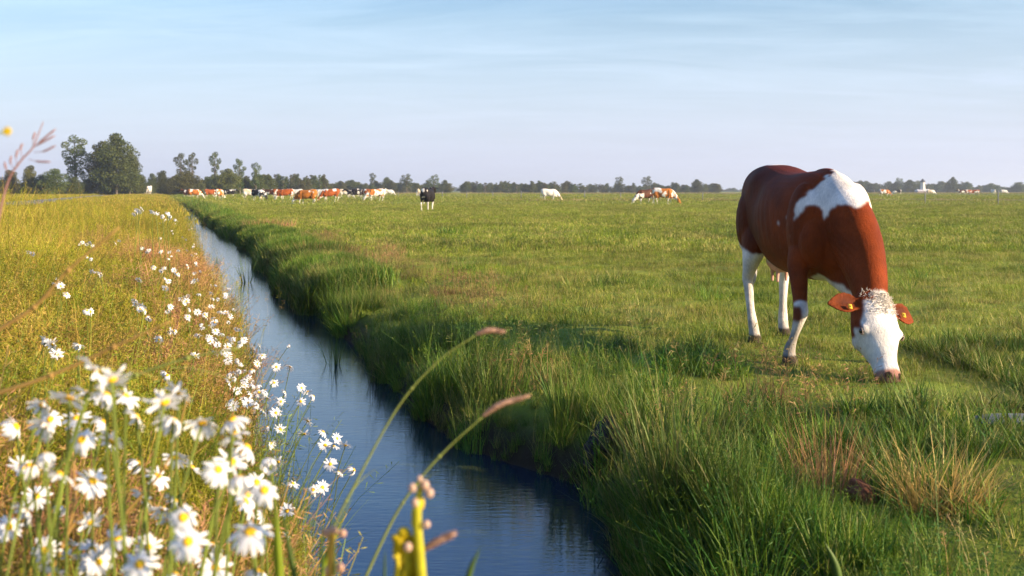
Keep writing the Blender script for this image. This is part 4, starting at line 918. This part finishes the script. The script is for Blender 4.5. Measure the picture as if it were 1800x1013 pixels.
DSC.materials.append(M_disc); DSC.polygons.foreach_set('use_smooth', [True] * len(DSC.polygons))
for m_, _ in STM: m_.materials.append(M_stem)
dr_ = random.Random(99)
def head_rot(facing):
    """facing: 0 up .. 1 turned to the low sun / viewer; a random spread"""
    base = Vector((.35, -.55, .35 + dr_.random() * .5)) if facing > .5 else Vector((dr_.gauss(.35, .5), dr_.gauss(.60, .35), .8))
    base += Vector((dr_.gauss(0, .22), dr_.gauss(0, .22), dr_.gauss(0, .15)))
    return base.normalized().to_track_quat('Z', 'Y')
def lean_mesh(base, headp, seed):
    b = MB(); d_ = headp - base; mid1 = base + d_ * .35 + Vector((0, 0, abs(d_.z) * .12)); mid2 = base + d_ * .72 + Vector((0, 0, abs(d_.z) * .10))
    return [base, mid1, mid2, headp]
def daisy(px, py, label, d=None, L=None, size=1.0, facing=None, group='daisies', lean=None, parts=True):
    L = L or dr_.uniform(.42, .6)
    if d is None:
        d = 5.
        for _ in range(14):
            q = atd(px, py, d); z_ = min(g1(q.x - .05, q.y) + L, HC - .12); z_ = max(z_, .25); d = .5 * d + .5 * (HC - z_) * F / (py - HZ)
        d = min(d, 24)
    q = atd(px, py, d)
    k = dr_.randrange(5) if lean is None else lean; sm, tip = STM[k]
    rz = dr_.gauss(-.2, .6)
    for _ in range(3):
        bx = q.x - (tip.x * math.cos(rz) - tip.y * math.sin(rz)) * L; by = q.y - (tip.x * math.sin(rz) + tip.y * math.cos(rz)) * L; gz_ = max(g1(bx, by), ZW - .05); L = max(.1, q.z - gz_ + .01)
    e = empty('daisy', (bx, by, gz_ - .01), rz)
    s_ = bpy.data.objects.new('stem', sm); COL.objects.link(s_); s_.parent = e; s_.scale = (L, L, L)
    s_.scale = (L, L, L)
    pm = PET[dr_.randrange(6)]; fc = (dr_.random() < .35) if facing is None else facing
    h = bpy.data.objects.new('petals', pm); COL.objects.link(h); h.parent = e; h.location = tip * L; h.rotation_mode = 'QUATERNION'
    rot = head_rot(1 if fc else 0); h.rotation_quaternion = Matrix.Rotation(-rz, 3, 'Z').to_quaternion() @ rot; sc = size * dr_.uniform(.88, 1.12); h.scale = (sc,) * 3
    if parts:
        c = bpy.data.objects.new('disc', DSC); COL.objects.link(c); c.parent = h
    return tag(e, label, 'daisy', group)
# close, out of focus: (px, py, diameter px, facing, what sets it apart)
near = [(168, 652, 66, 0, 'uppermost blurred daisy of the foreground clump, top left'), (197, 668, 66, 0, 'blurred daisy just right of the uppermost one'), (186, 694, 60, 0, 'blurred daisy directly under the uppermost pair'),
 (122, 700, 60, 0, 'blurred daisy seen side on, left of the uppermost pair'), (153, 690, 50, 0, 'small blurred daisy tucked between the side on one and the uppermost pair'), (222, 696, 54, 0, 'blurred side on daisy on the falling line right of the uppermost pair'),
 (240, 733, 58, 0, 'blurred daisy lower down that falling line, seen edge on'), (289, 708, 60, 0, 'blurred daisy left one of the tilted pair in the middle of the clump'), (314, 692, 52, 0, 'blurred daisy upper one of the tilted pair in the middle of the clump'),
 (304, 740, 60, 0, 'blurred edge on daisy under the tilted pair'), (355, 744, 58, 0, 'blurred daisy at the left start of the drooping chain'), (408, 738, 60, 0, 'spidery daisy with thin spread petals on the drooping chain'),
 (412, 764, 58, 0, 'blurred daisy under the spidery one'), (434, 786, 56, 0, 'lowest daisy of the drooping chain'), (77, 748, 60, 0, 'blurred daisy near the left edge with ragged petals'),
 (28, 750, 50, 0, 'small flat daisy at the left edge, upper one'), (134, 735, 48, 0, 'pale daisy in front of the thick stem, upper left'), (182, 742, 48, 0, 'pale daisy behind the thick stem'), (196, 776, 50, 0, 'drooping daisy right of the thick stem'),
 (80, 800, 62, 0, 'large blurred daisy of the left cluster, upper one'), (53, 818, 58, 0, 'blurred daisy of the left cluster, left one'), (106, 834, 60, 0, 'shaded daisy of the left cluster, lower right one'), (163, 846, 56, 1, 'daisy with drooping petals between the left cluster and the middle'),
 (45, 898, 58, 0, 'flat side on daisy low at the left edge'), (159, 918, 52, 0, 'small tilted daisy low in the left third'), (253, 878, 46, 0, 'small edge on daisy in the gap in the middle of the clump'),
 (384, 826, 64, 1, 'large daisy at the left of the bright bunch with a hidden centre'), (408, 812, 56, 1, 'daisy with a bright yellow centre on top of the bright bunch'), (420, 842, 60, 0, 'wide daisy in the middle of the bright bunch'),
 (465, 862, 62, 1, 'open daisy at the right end of the bright bunch, pale yellow centre'), (432, 882, 54, 0, 'edge on daisy under the bright bunch'), (322, 910, 62, 1, 'open daisy above the largest open pair, orange centre'),
 (331, 952, 74, 1, 'largest open daisy facing the viewer, left of the sharp one'), (440, 935, 72, 1, 'open daisy facing the viewer with a deep yellow centre, at the clump right edge'), (372, 958, 48, 0, 'daisy half behind the largest open one'),
 (79, 968, 52, 1, 'small open daisy low at the left with a yellow centre'), (162, 968, 54, 1, 'open bluish white daisy at the bottom left'), (206, 948, 56, 0, 'edge on daisy left of the bottom open one'),
 (246, 992, 72, 1, 'large open daisy cut by the bottom edge with an orange centre'), (98, 1008, 56, 0, 'daisy cut by the bottom edge at the left'), (308, 1010, 60, 0, 'daisy cut by the bottom edge under the largest open one')]
for px, py, sz, fc, lab in near:
    daisy(px, py, 'white ' + lab if 'daisy' in lab else lab, d=F * .050 / sz * dr_.uniform(.97, 1.03), facing=bool(fc), size=1.06, group='foreground daisies', lean=dr_.choice([0, 1, 1, 3]))
mid = [(444, 612), (461, 625), (506, 607), (485, 645), (510, 645), (530, 682), (550, 697), (540, 688), (526, 706), (481, 673), (444, 669), (493, 706), (461, 722), (485, 726), (469, 751), (493, 755), (534, 763), (567, 759), (591, 771), (607, 783), (585, 785),
 (571, 783), (477, 779), (579, 816), (595, 830), (620, 826), (489, 812), (505, 898), (497, 938), (567, 857), (550, 861), (441, 650), (455, 690), (430, 700), (452, 640), (500, 690), (515, 850), (540, 740), (470, 700)]
for i, (px, py) in enumerate(mid): daisy(px, py, 'small white daisy in the sprays leaning over the water at the middle left', L=.45, size=1.05, group='daisies leaning over the water', lean=dr_.choice([1, 2, 4, 2]))
up = [(345, 493), (325, 532), (320, 525), (398, 550), (362, 557), (377, 567), (416, 578), (384, 585), (370, 600), (350, 590), (249, 539), (238, 528), (256, 546), (103, 500), (117, 518), (97, 497), (89, 603), (99, 621), (80, 598), (139, 606), (153, 429), (163, 432), (145, 426), (210, 423), (160, 454),
 (174, 482), (165, 478), (153, 546), (281, 592), (306, 582), (291, 656), (249, 436), (259, 443), (288, 471), (291, 489), (290, 505), (245, 493), (51, 443), (338, 450), (341, 429), (321, 418), (332, 404), (309, 393), (330, 470), (345, 465),
 (291, 386), (302, 406), (281, 393), (315, 440), (300, 450), (310, 480), (270, 470), (285, 440), (300, 540), (262, 560), (340, 620), (400, 610), (330, 560)]
for i, (px, py) in enumerate(up + [(a_ + random.uniform(-7, 7), b_ + random.uniform(-5, 6)) for a_, b_ in up]): daisy(px, py, 'small white daisy among the golden verge grass of the upper left', L=.62, size=.85, group='daisies in the verge grass', lean=dr_.choice([0, 1, 2, 3]))
for px, py in [(295, 374), (274, 376), (240, 372), (250, 367), (236, 376), (268, 372), (300, 380), (285, 380), (308, 386), (244, 370)]:
    daisy(px, py, 'tiny white daisy of the far sprays near the start of the ditch', d=dr_.uniform(9, 13), L=.8, size=1.35, group='daisies near the ditch start', parts=False)
for i in range(80):
    t_ = dr_.random() ** .8; py = 385 + t_ * 330; px = 300 + (py - 385) * .42 + dr_.gauss(10, 24)
    daisy(px, py, 'tiny white daisy strewn along the left water edge', L=.52 + .1 * dr_.random(), size=.95, group='daisies strewn along the edge', parts=False)

for i in range(34):
    t_ = dr_.random(); px = dr_.uniform(10, 480); py = max(700 + px * .25 + dr_.uniform(-10, 260) , 690)
    daisy(px, min(py, 1005), 'smaller white daisy in the thick of the blurred foreground clump', d=dr_.uniform(1.7, 2.4), facing=dr_.random() < .3, size=1.0, group='smaller foreground daisies')

# ------------------------------------------------------------------ single foreground plants
def stalk(name, pts, d, r0, r1, mat, label, cat, head=None, hmat=None, headname='seed_head', dd=0.0):
    P3 = spline([atd(px, py, d + dd * i / max(1, len(pts) - 1)) for i, (px, py) in enumerate(pts)], 6); base = P3[0]
    e = empty(name, base); b = MB(); q = [p_ - base for p_ in P3]; b.tube(q, list(np.linspace(r0, r1, len(q))), n=6)
    for kk in (len(q) // 3, 2 * len(q) // 3):
        b.ball(q[kk], r0 * 1.35, nu=8, nv=6)
    link('stem', b.me('stem'), mat, e)
    kk = len(q) // 3; dn_ = (q[kk + 1] - q[kk]).normalized(); lv = []; lf = []
    for i_ in range(9):
        t_ = i_ / 8; c_ = q[kk] + dn_ * .14 * t_ + Vector((.05 * t_ * t_, 0, -.07 * t_ ** 2.5)); w_ = Vector((.5, .6, 0)) * r0 * 1.3 * (1 - t_ ** 2); lv += [c_ - w_, c_ + w_]
    lf = [(2 * i_, 2 * i_ + 1, 2 * i_ + 3, 2 * i_ + 2) for i_ in range(8)]; link('leaf', mesh('leaf', lv, lf), mat, e)
    if head:
        H = [p_ - base for p_ in spline([atd(px, py, d + dd) for px, py in head], 8)]; b = MB(); n = len(H)
        rr = [.0042 * math.sin(math.pi * min(.97, .08 + .9 * i / (n - 1))) ** .6 for i in range(n)]; b.tube(H, rr, n=8)
        rg = random.Random(3)
        for i in range(260):   # bristles
            k = rg.randrange(n - 1); p_ = H[k].lerp(H[k + 1], rg.random()); ax_ = (H[k + 1] - H[k]).normalized(); o_ = ax_.cross(Vector((rg.gauss(0, 1), rg.gauss(0, 1), rg.gauss(0, 1)))).normalized()
            a_ = p_ + o_ * rr[k] * .8; t_ = a_ + (o_ + ax_ * 1.2).normalized() * .006; s_ = o_.cross(ax_) * .0007; b.add([a_ - s_, a_ + s_, t_], [(0, 1, 2)])
        link(headname, b.me(headname), hmat, e)
    return tag(e, label, cat)
M_seed = simple('pink_seed_head', (.50, .30, .20), .8, .25, 90, .25); M_gstem = simple('grass_stem', (.22, .25, .05), .6, .3, 12, .2); M_dry = simple('dry_stem', (.40, .24, .07), .8, .3, 15, .25); M_dred = simple('dry_red_stem', (.30, .16, .14), .8, .3, 15, .2)
stalk('grass_stalk', [(555, 1060), (585, 935), (625, 850), (700, 715), (770, 635), (838, 588)], 1.75, .0022, .0013, M_gstem, 'tall bowed grass stalk whose pale seed head hangs over the grass bank at the top', 'grass stalk', [(836, 588), (860, 581), (886, 583)], M_seed)
stalk('grass_stalk', [(622, 1060), (690, 915), (740, 840), (790, 785), (850, 731)], 1.65, .0022, .0013, M_gstem, 'bowed grass stalk with a pinkish seed head, lower one of the two over the ditch', 'grass stalk', [(848, 732), (880, 711), (930, 696)], M_seed)
stalk('grass_stalk', [(690, 1060), (715, 1005), (742, 968)], 1.35, .0024, .0018, M_gstem, 'short grass stalk with a pink seed head beside the yellow flower spike', 'grass stalk', [(740, 970), (768, 952), (800, 938)], M_seed)
for i, (pts, lab) in enumerate([([(-30, 700), (90, 660), (200, 610), (300, 565)], 'long blurred dry stem running up to the right over the upper left grass, lower one'),
    ([(-20, 590), (60, 540), (120, 475), (210, 400)], 'long blurred dry stem running steeply over the upper left grass'),
    ([(150, 700), (240, 660), (330, 630), (420, 612)], 'thin green stem lying over the grass above the foreground daisies'),
    ([(60, 1060), (110, 960), (130, 880), (128, 800)], 'blurred brown stem standing among the foreground daisies on the left'),
    ([(150, 1060), (200, 930), (290, 820), (330, 700)], 'thick blurred stem crossing the middle of the foreground daisies')]):
    stalk('dry_grass_stem', pts, 1.6 + .1 * i, .0034, .0014, M_dry if i != 2 else M_gstem, lab, 'grass stem')
# reddish panicle against the sky
e0 = atd(-10, 420, 1.8); e = empty('dry_panicle', e0); tag(e, 'blurred reddish branching grass head against the sky at the left edge', 'grass head')
b = MB(); main = [atd(*q, 1.8) - e0 for q in [(-10, 420), (12, 325), (35, 285), (56, 262), (66, 240), (76, 214)]]; b.tube(spline(main, 5), list(np.linspace(.0022, .0008, 26)), n=6); link('stem', b.me('stem'), M_dred, e)
b = MB()
for br in [[(50, 268), (72, 248), (99, 226)], [(56, 262), (66, 255), (98, 238)], [(60, 268), (78, 266), (98, 256)], [(50, 280), (66, 284), (90, 285)], [(40, 282), (36, 262), (40, 252)], [(30, 292), (28, 275), (32, 262)], [(20, 310), (10, 296), (8, 284)], [(26, 300), (18, 286), (20, 274)], [(58, 256), (58, 244), (62, 232)]]:
    L3 = spline([atd(*q, 1.8) - e0 for q in br], 4); b.tube(L3, [.0005] * (len(L3) // 2) + [.0017] * (len(L3) - len(L3) // 2 - 1) + [.0004], n=5)
link('branches', b.me('branches'), M_dred, e)
# small yellow flower top left
e0 = atd(-60, 330, 1.3); e = empty('yellow_flower', e0); tag(e, 'small blurred yellow flower against the sky at the left edge', 'flower')
b = MB(); b.tube(spline([Vector((0, 0, 0)), atd(-30, 250, 1.3) - e0, atd(6, 232, 1.3) - e0], 5), .0011, n=5); link('stem', b.me('stem'), M_gstem, e)
M_yel = simple('yellow_petal', (.70, .50, .01), .6, .15, 60, .3)
b = MB(); c0 = atd(12, 231, 1.3) - e0
for k in range(5):
    a = k * 1.2566; dr3 = Vector((math.cos(a), .3, math.sin(a))) * .0042; b.ball(c0 + dr3 * .7, (.0027, .0016, .0027), nu=8, nv=6)
link('petals', b.me('petals'), M_yel, e)
# yellow flower spike in front of the water
M_yelg = simple('yellow_green_petal', (.62, .50, .015), .6, .3, 120, .35)
M_bud = simple('bud', (.62, .42, .30), .7, .2, 200, .3)
D = 1.3; e0 = atd(745, 1080, D); e = empty('yellow_flower_spike', e0); tag(e, 'blurred yellow flower spike with pinkish buds in front of the ditch water', 'flower')
b = MB(); b.tube(spline([atd(*q, D) - e0 for q in [(745, 1080), (738, 980), (733, 900), (742, 845)]], 6), list(np.linspace(.0070, .0055, 12)) + list(np.linspace(.0055, .0025, 7)), n=8); link('stem', b.me('stem'), simple('yellow_stem', (.48, .44, .02), .6, .25, 60, .3), e)
b = MB()
for q, r_ in (((725, 858), .0055), ((747, 853), .006), ((755, 867), .006), ((730, 884), .0055), ((750, 922), .0050), ((717, 962), .0060), ((738, 842), .004)):
    b = MB(); b.ball(atd(*q, D - .004) - e0, (r_ * .85, r_ * .85, r_), nu=10, nv=8); link('bud', b.me('bud'), M_bud, e)
b = MB()
for q, r_ in (((697, 945), (.006, .004, .004)), ((710, 938), (.008, .005, .008)), ((703, 955), (.006, .005, .012)), ((729, 905), (.004, .004, .009)), ((738, 930), (.0035, .004, .012)), ((730, 918), (.005, .004, .009)), ((741, 885), (.0035, .004, .008))):
    b.ball(atd(*q, D + .004) - e0, r_, nu=10, nv=8)
link('petals', b.me('petals'), M_yel, e)
for pts, w_ in (([(706, 1085), (704, 1030), (708, 980), (700, 950), (690, 942)], .0085), ([(716, 1085), (720, 1030), (716, 985), (716, 955), (705, 932)], .0080), ([(712, 1085), (714, 1020), (726, 975), (731, 955), (722, 940)], .0060), ([(700, 1000), (697, 970), (702, 945), (715, 938), (733, 955)], .0045)):
    L3 = spline([atd(*q, D + random.uniform(-.006, .006)) - e0 for q in pts], 5); v = []; f = []; n = len(L3)
    for i_, q in enumerate(L3):
        t_ = i_ / (n - 1); sd = Vector((1, .5 * math.sin(t_ * 7), 0)) * w_ * (.55 + .5 * math.sin(math.pi * min(1, t_ * 1.05))) * (1 if t_ < .95 else .3)
        v += [q - sd + Vector((0, .002 * math.sin(t_ * 15), 0)), q + Vector((0, w_ * .5, 0)), q + sd, q + Vector((0, w_ * .5 + .001, 0))]
    for i_ in range(n - 1):
        for k in range(4): f.append((4 * i_ + k, 4 * i_ + (k + 1) % 4, 4 * i_ + 4 + (k + 1) % 4, 4 * i_ + 4 + k))
    link('petal', mesh('petal', v, f), M_yelg, e)

def leaf(pts, d, w, mat, label, name='leaf_blade', cat='leaf'):
    L3 = spline([atd(px, py, d) for px, py in pts], 6); base = L3[0]; v = []; f = []; n = len(L3)
    for i, q in enumerate(L3):
        t_ = i / (n - 1); tg = (L3[min(i + 1, n - 1)] - L3[max(i - 1, 0)]).normalized(); s_ = tg.cross(Vector((.25, 1, .1))).normalized() * w * (1 - t_ ** 2.2) * (.8 + .4 * math.sin(t_ * 2.5)); q = q - base
        v += [q - s_, q + Vector((0, .0012 + w * .25, 0)), q + s_, q - Vector((0, .0004, 0))]
    for i in range(n - 1):
        for k in range(4): f.append((4 * i + k, 4 * i + (k + 1) % 4, 4 * i + 4 + (k + 1) % 4, 4 * i + 4 + k))
    o = link(name, mesh(name, v, f), mat); o.location = base; return tag(o, label, cat)
leaf([(492, 1080), (489, 1000), (486, 940), (484, 898)], 1.3, .0058, M_leafy, 'broad yellow green leaf blade standing at the right end of the daisies')
leaf([(530, 1080), (515, 1000), (505, 950), (498, 890)], 1.35, .0042, M_reed, 'dark green leaf blade just right of the broad yellow green one')
leaf([(560, 1080), (568, 1000), (590, 940), (622, 862)], 1.5, .0035, M_leafy, 'slim leaf leaning right behind the withered pod')
leaf([(818, 1060), (826, 1005), (845, 962)], 1.3, .0038, M_reed, 'short dark green leaf tip in front of water, right of the flower spike')
leaf([(566, 1060), (566, 980), (567, 910)], 1.5, .0025, M_reed, 'thin upright leaf tip beside the withered pod')
leaf([(588, 1010), (586, 940), (583, 895)], 1.45, .0026, M_reed, 'thin green leaf tip rising behind the withered pod')
leaf([(1480, 1070), (1470, 1000), (1448, 950)], 2.9, .012, M_reed, 'wide pale green leaf blade cut by the bottom edge in the right grass', cat='leaf')
leaf([(675, 1060), (676, 1000), (677, 965)], 1.45, .0018, M_reed, 'thin dark leaf tip left of the yellow flower spike')
D = 1.35; e0 = atd(575, 1080, D); e = empty('withered_flower', e0); tag(e, 'withered salmon coloured flower stalk with curled pods at the bottom, left of the yellow spike', 'flower')
b = MB(); b.tube(spline([atd(*q, D) - e0 for q in [(575, 1080), (580, 1000), (583, 950), (582, 935)]], 5), .0042, n=8); link('stem', b.me('stem'), simple('orange_stem', (.52, .30, .04), .7, .3, 30, .2), e)
b = MB()
for q, r_ in (((574, 936), (.006, .005, .006)), ((585, 932), (.006, .005, .0055)), ((603, 938), (.004, .004, .005)), ((597, 998), (.005, .005, .006)), ((577, 1003), (.005, .004, .006))): b.ball(atd(*q, D) - e0, r_, nu=10, nv=8)
b.tube([atd(590, 932, D) - e0, atd(597, 940, D) - e0, atd(605, 941, D) - e0], .0022, n=6)
link('pods', b.me('pods'), simple('pod', (.58, .34, .22), .75, .3, 100, .25), e)

# ------------------------------------------------------------------ tussocks, clods, reeds
def tussock(px, py, z, n, rad, h0, h1, w, mat, label, cat, name, lean=(.05, .45), curl=(.1, .7), out=.85, seed_head=0.0):
    q = at(px, py, z); me_ = B(n, rad, h0, h1, w, lean, curl, 5, out=out, seed_head=seed_head); o = link(name, me_, mat); o.location = (q.x, q.y, g1(q.x, q.y) if z > -.4 else z); o.rotation_euler = (0, 0, random.random() * 6); return tag(o, label, cat)
tussock(1195, 965, -.33, 420, .17, .35, .75, .0065, M_rush, 'big green rush tussock at the water edge, nearest the bottom of the photo', 'rush tussock', 'rush_tussock', seed_head=.05)
tussock(1290, 960, -.22, 260, .14, .25, .55, .006, M_rush, 'smaller green rush tussock right of the big one', 'rush tussock', 'rush_tussock')
tussock(1120, 945, -.40, 90, .10, .25, .55, .005, M_rush, 'thin spray of rushes leaning over the water left of the big tussock', 'rush tussock', 'rush_tussock', lean=(.3, .9))
tussock(1650, 905, -.08, 420, .16, .16, .42, .0050, M_straw, 'straw coloured dry tussock glowing in the sun at the lower right', 'grass tussock', 'dry_tussock', lean=(.1, 1.1), curl=(.2, 1.2))
tussock(1590, 890, -.08, 160, .13, .22, .46, .0045, M_rush, 'brownish green tussock left of the straw coloured one', 'grass tussock', 'grass_tussock')
tussock(1710, 925, -.08, 160, .15, .08, .30, .0045, M_straw, 'low flattened straw right of the glowing tussock', 'grass tussock', 'dry_tussock', lean=(.6, 1.5))
tussock(1450, 870, -.08, 150, .15, .25, .45, .0042, M_red, 'thin pinkish dry tussock between the rushes and the straw', 'grass tussock', 'dry_tussock', seed_head=.2)
tussock(1000, 720, -.08, 150, .12, .25, .50, .008, M_rush, 'yellow green broad bladed tussock on the bank above the dark clod', 'grass tussock', 'grass_tussock', lean=(0, .35))
tussock(870, 700, -.15, 280, .22, .25, .50, .005, M_rush, 'long grass tussock on the bank left of the broad bladed one', 'grass tussock', 'grass_tussock', seed_head=.1)
tussock(568, 452, 0.0, 300, .5, .25, .50, .012, M_red, 'pinkish brown dry tussock at the top of the bank halfway along', 'grass tussock', 'dry_tussock')
tussock(472, 400, 0.0, 300, .9, .25, .50, .02, M_red, 'brown dry tussock on the bank far along the ditch', 'grass tussock', 'dry_tussock')
tussock(432, 497, ZW, 26, .10, .25, .62, .012, M_reed, 'small reed clump standing in the water, the farther one', 'reeds', 'reed_clump', lean=(.0, .5), curl=(0, .4))
tussock(380, 470, ZW, 10, .06, .2, .4, .012, M_reed, 'few reed blades in the water beside the left edge', 'reeds', 'reed_clump', lean=(.0, .3), curl=(0, .3))
tussock(586, 640, ZW, 24, .07, .18, .42, .008, M_reed, 'reed clump standing in the water, the nearer one by the right bank', 'reeds', 'reed_clump', lean=(.0, .5), curl=(0, .5))
tussock(790, 413, 0, 90, .35, .15, .35, .02, M_bank, 'dark lone weed tuft in the middle of the pasture', 'grass tussock', 'weed_tuft')
tussock(1440, 520, 0, 60, .10, .06, .14, .006, M_bank, 'small dark tuft by the large cow belly', 'grass tussock', 'weed_tuft')
def clod(px, py, z, size, mat, label, name, cat, seed, rot=0):
    b = MB(); b.ball((0, 0, 0), 1, nu=40, nv=24); P_c = np.array([tuple(v) for v in b.v]); n_ = fbm(P_c[:, 0] * 1.7 + seed, P_c[:, 1] * 1.7, P_c[:, 2] * 1.7, seed, 5); P_c = P_c * (.45 + 1.1 * n_)[:, None] * np.array(size)
    q = at(px, py, z); o = link(name, mesh(name, P_c, b.f), mat); o.location = q; o.rotation_euler = (.2, rot, .3); return tag(o, label, cat)
M_peat = simple('peat', (.05, .04, .038), .95, .5, 30, bump=.05); M_redp = simple('rotten_wood', (.17, .065, .035), .9, .4, 25, bump=.02)
clod(1066, 792, -.20, (.11, .14, .19), M_peat, 'bare dark grey peat clod breaking out of the ditch bank', 'peat_clod', 'clod', 3, .2)
clod(1088, 830, -.30, (.10, .12, .16), M_peat, 'lower dark peat lump below the bare clod at the waterline', 'peat_clod', 'clod', 8, -.2)
clod(1520, 875, -.05, (.10, .05, .05), M_redp, 'reddish brown piece of rotten wood lying left of the straw tussock', 'rotten_wood', 'wood', 5, .6)
b = MB(); v, f = loft([(Vector((-.26, 0, 0)), Vector((0, .07, 0)), Vector((0, 0, .010))), (Vector((-.1, .01, .004)), Vector((0, .09, 0)), Vector((0, 0, .022))), (Vector((.2, .02, 0)), Vector((0, .085, 0)), Vector((0, 0, .022))), (Vector((.5, .0, .0)), Vector((0, .08, 0)), Vector((0, 0, .018)))], 12, 5); b.add(v, f)
o = link('weathered_plank', b.me('weathered_plank'), M_wood); q = at(1800, 752, .02); o.location = (q.x, q.y, g1(q.x, q.y) + .05); o.rotation_euler = (.06, .02, .05); tag(o, 'flat grey weathered plank lying in the grass at the right edge', 'plank')

# ------------------------------------------------------------------ haze
HAZE = 0.00032
b = MB(); b.box((-4600, -4600, -2.5), (4600, 7400, 60))
mh, t = newmat('haze'); vo = N(t, 'ShaderNodeVolumePrincipled'); vo.inputs['Color'].default_value = (.80, .88, 1.0, 1); vo.inputs['Density'].default_value = HAZE; vo.inputs['Anisotropy'].default_value = .2
oh = N(t, 'ShaderNodeOutputMaterial'); t.links.new(vo.outputs[0], oh.inputs['Volume'])
o = link('haze', b.me('haze'), mh, smooth=False); tag(o, kind='stuff')
tag(o, 'thin evening haze over the whole pasture', 'haze')
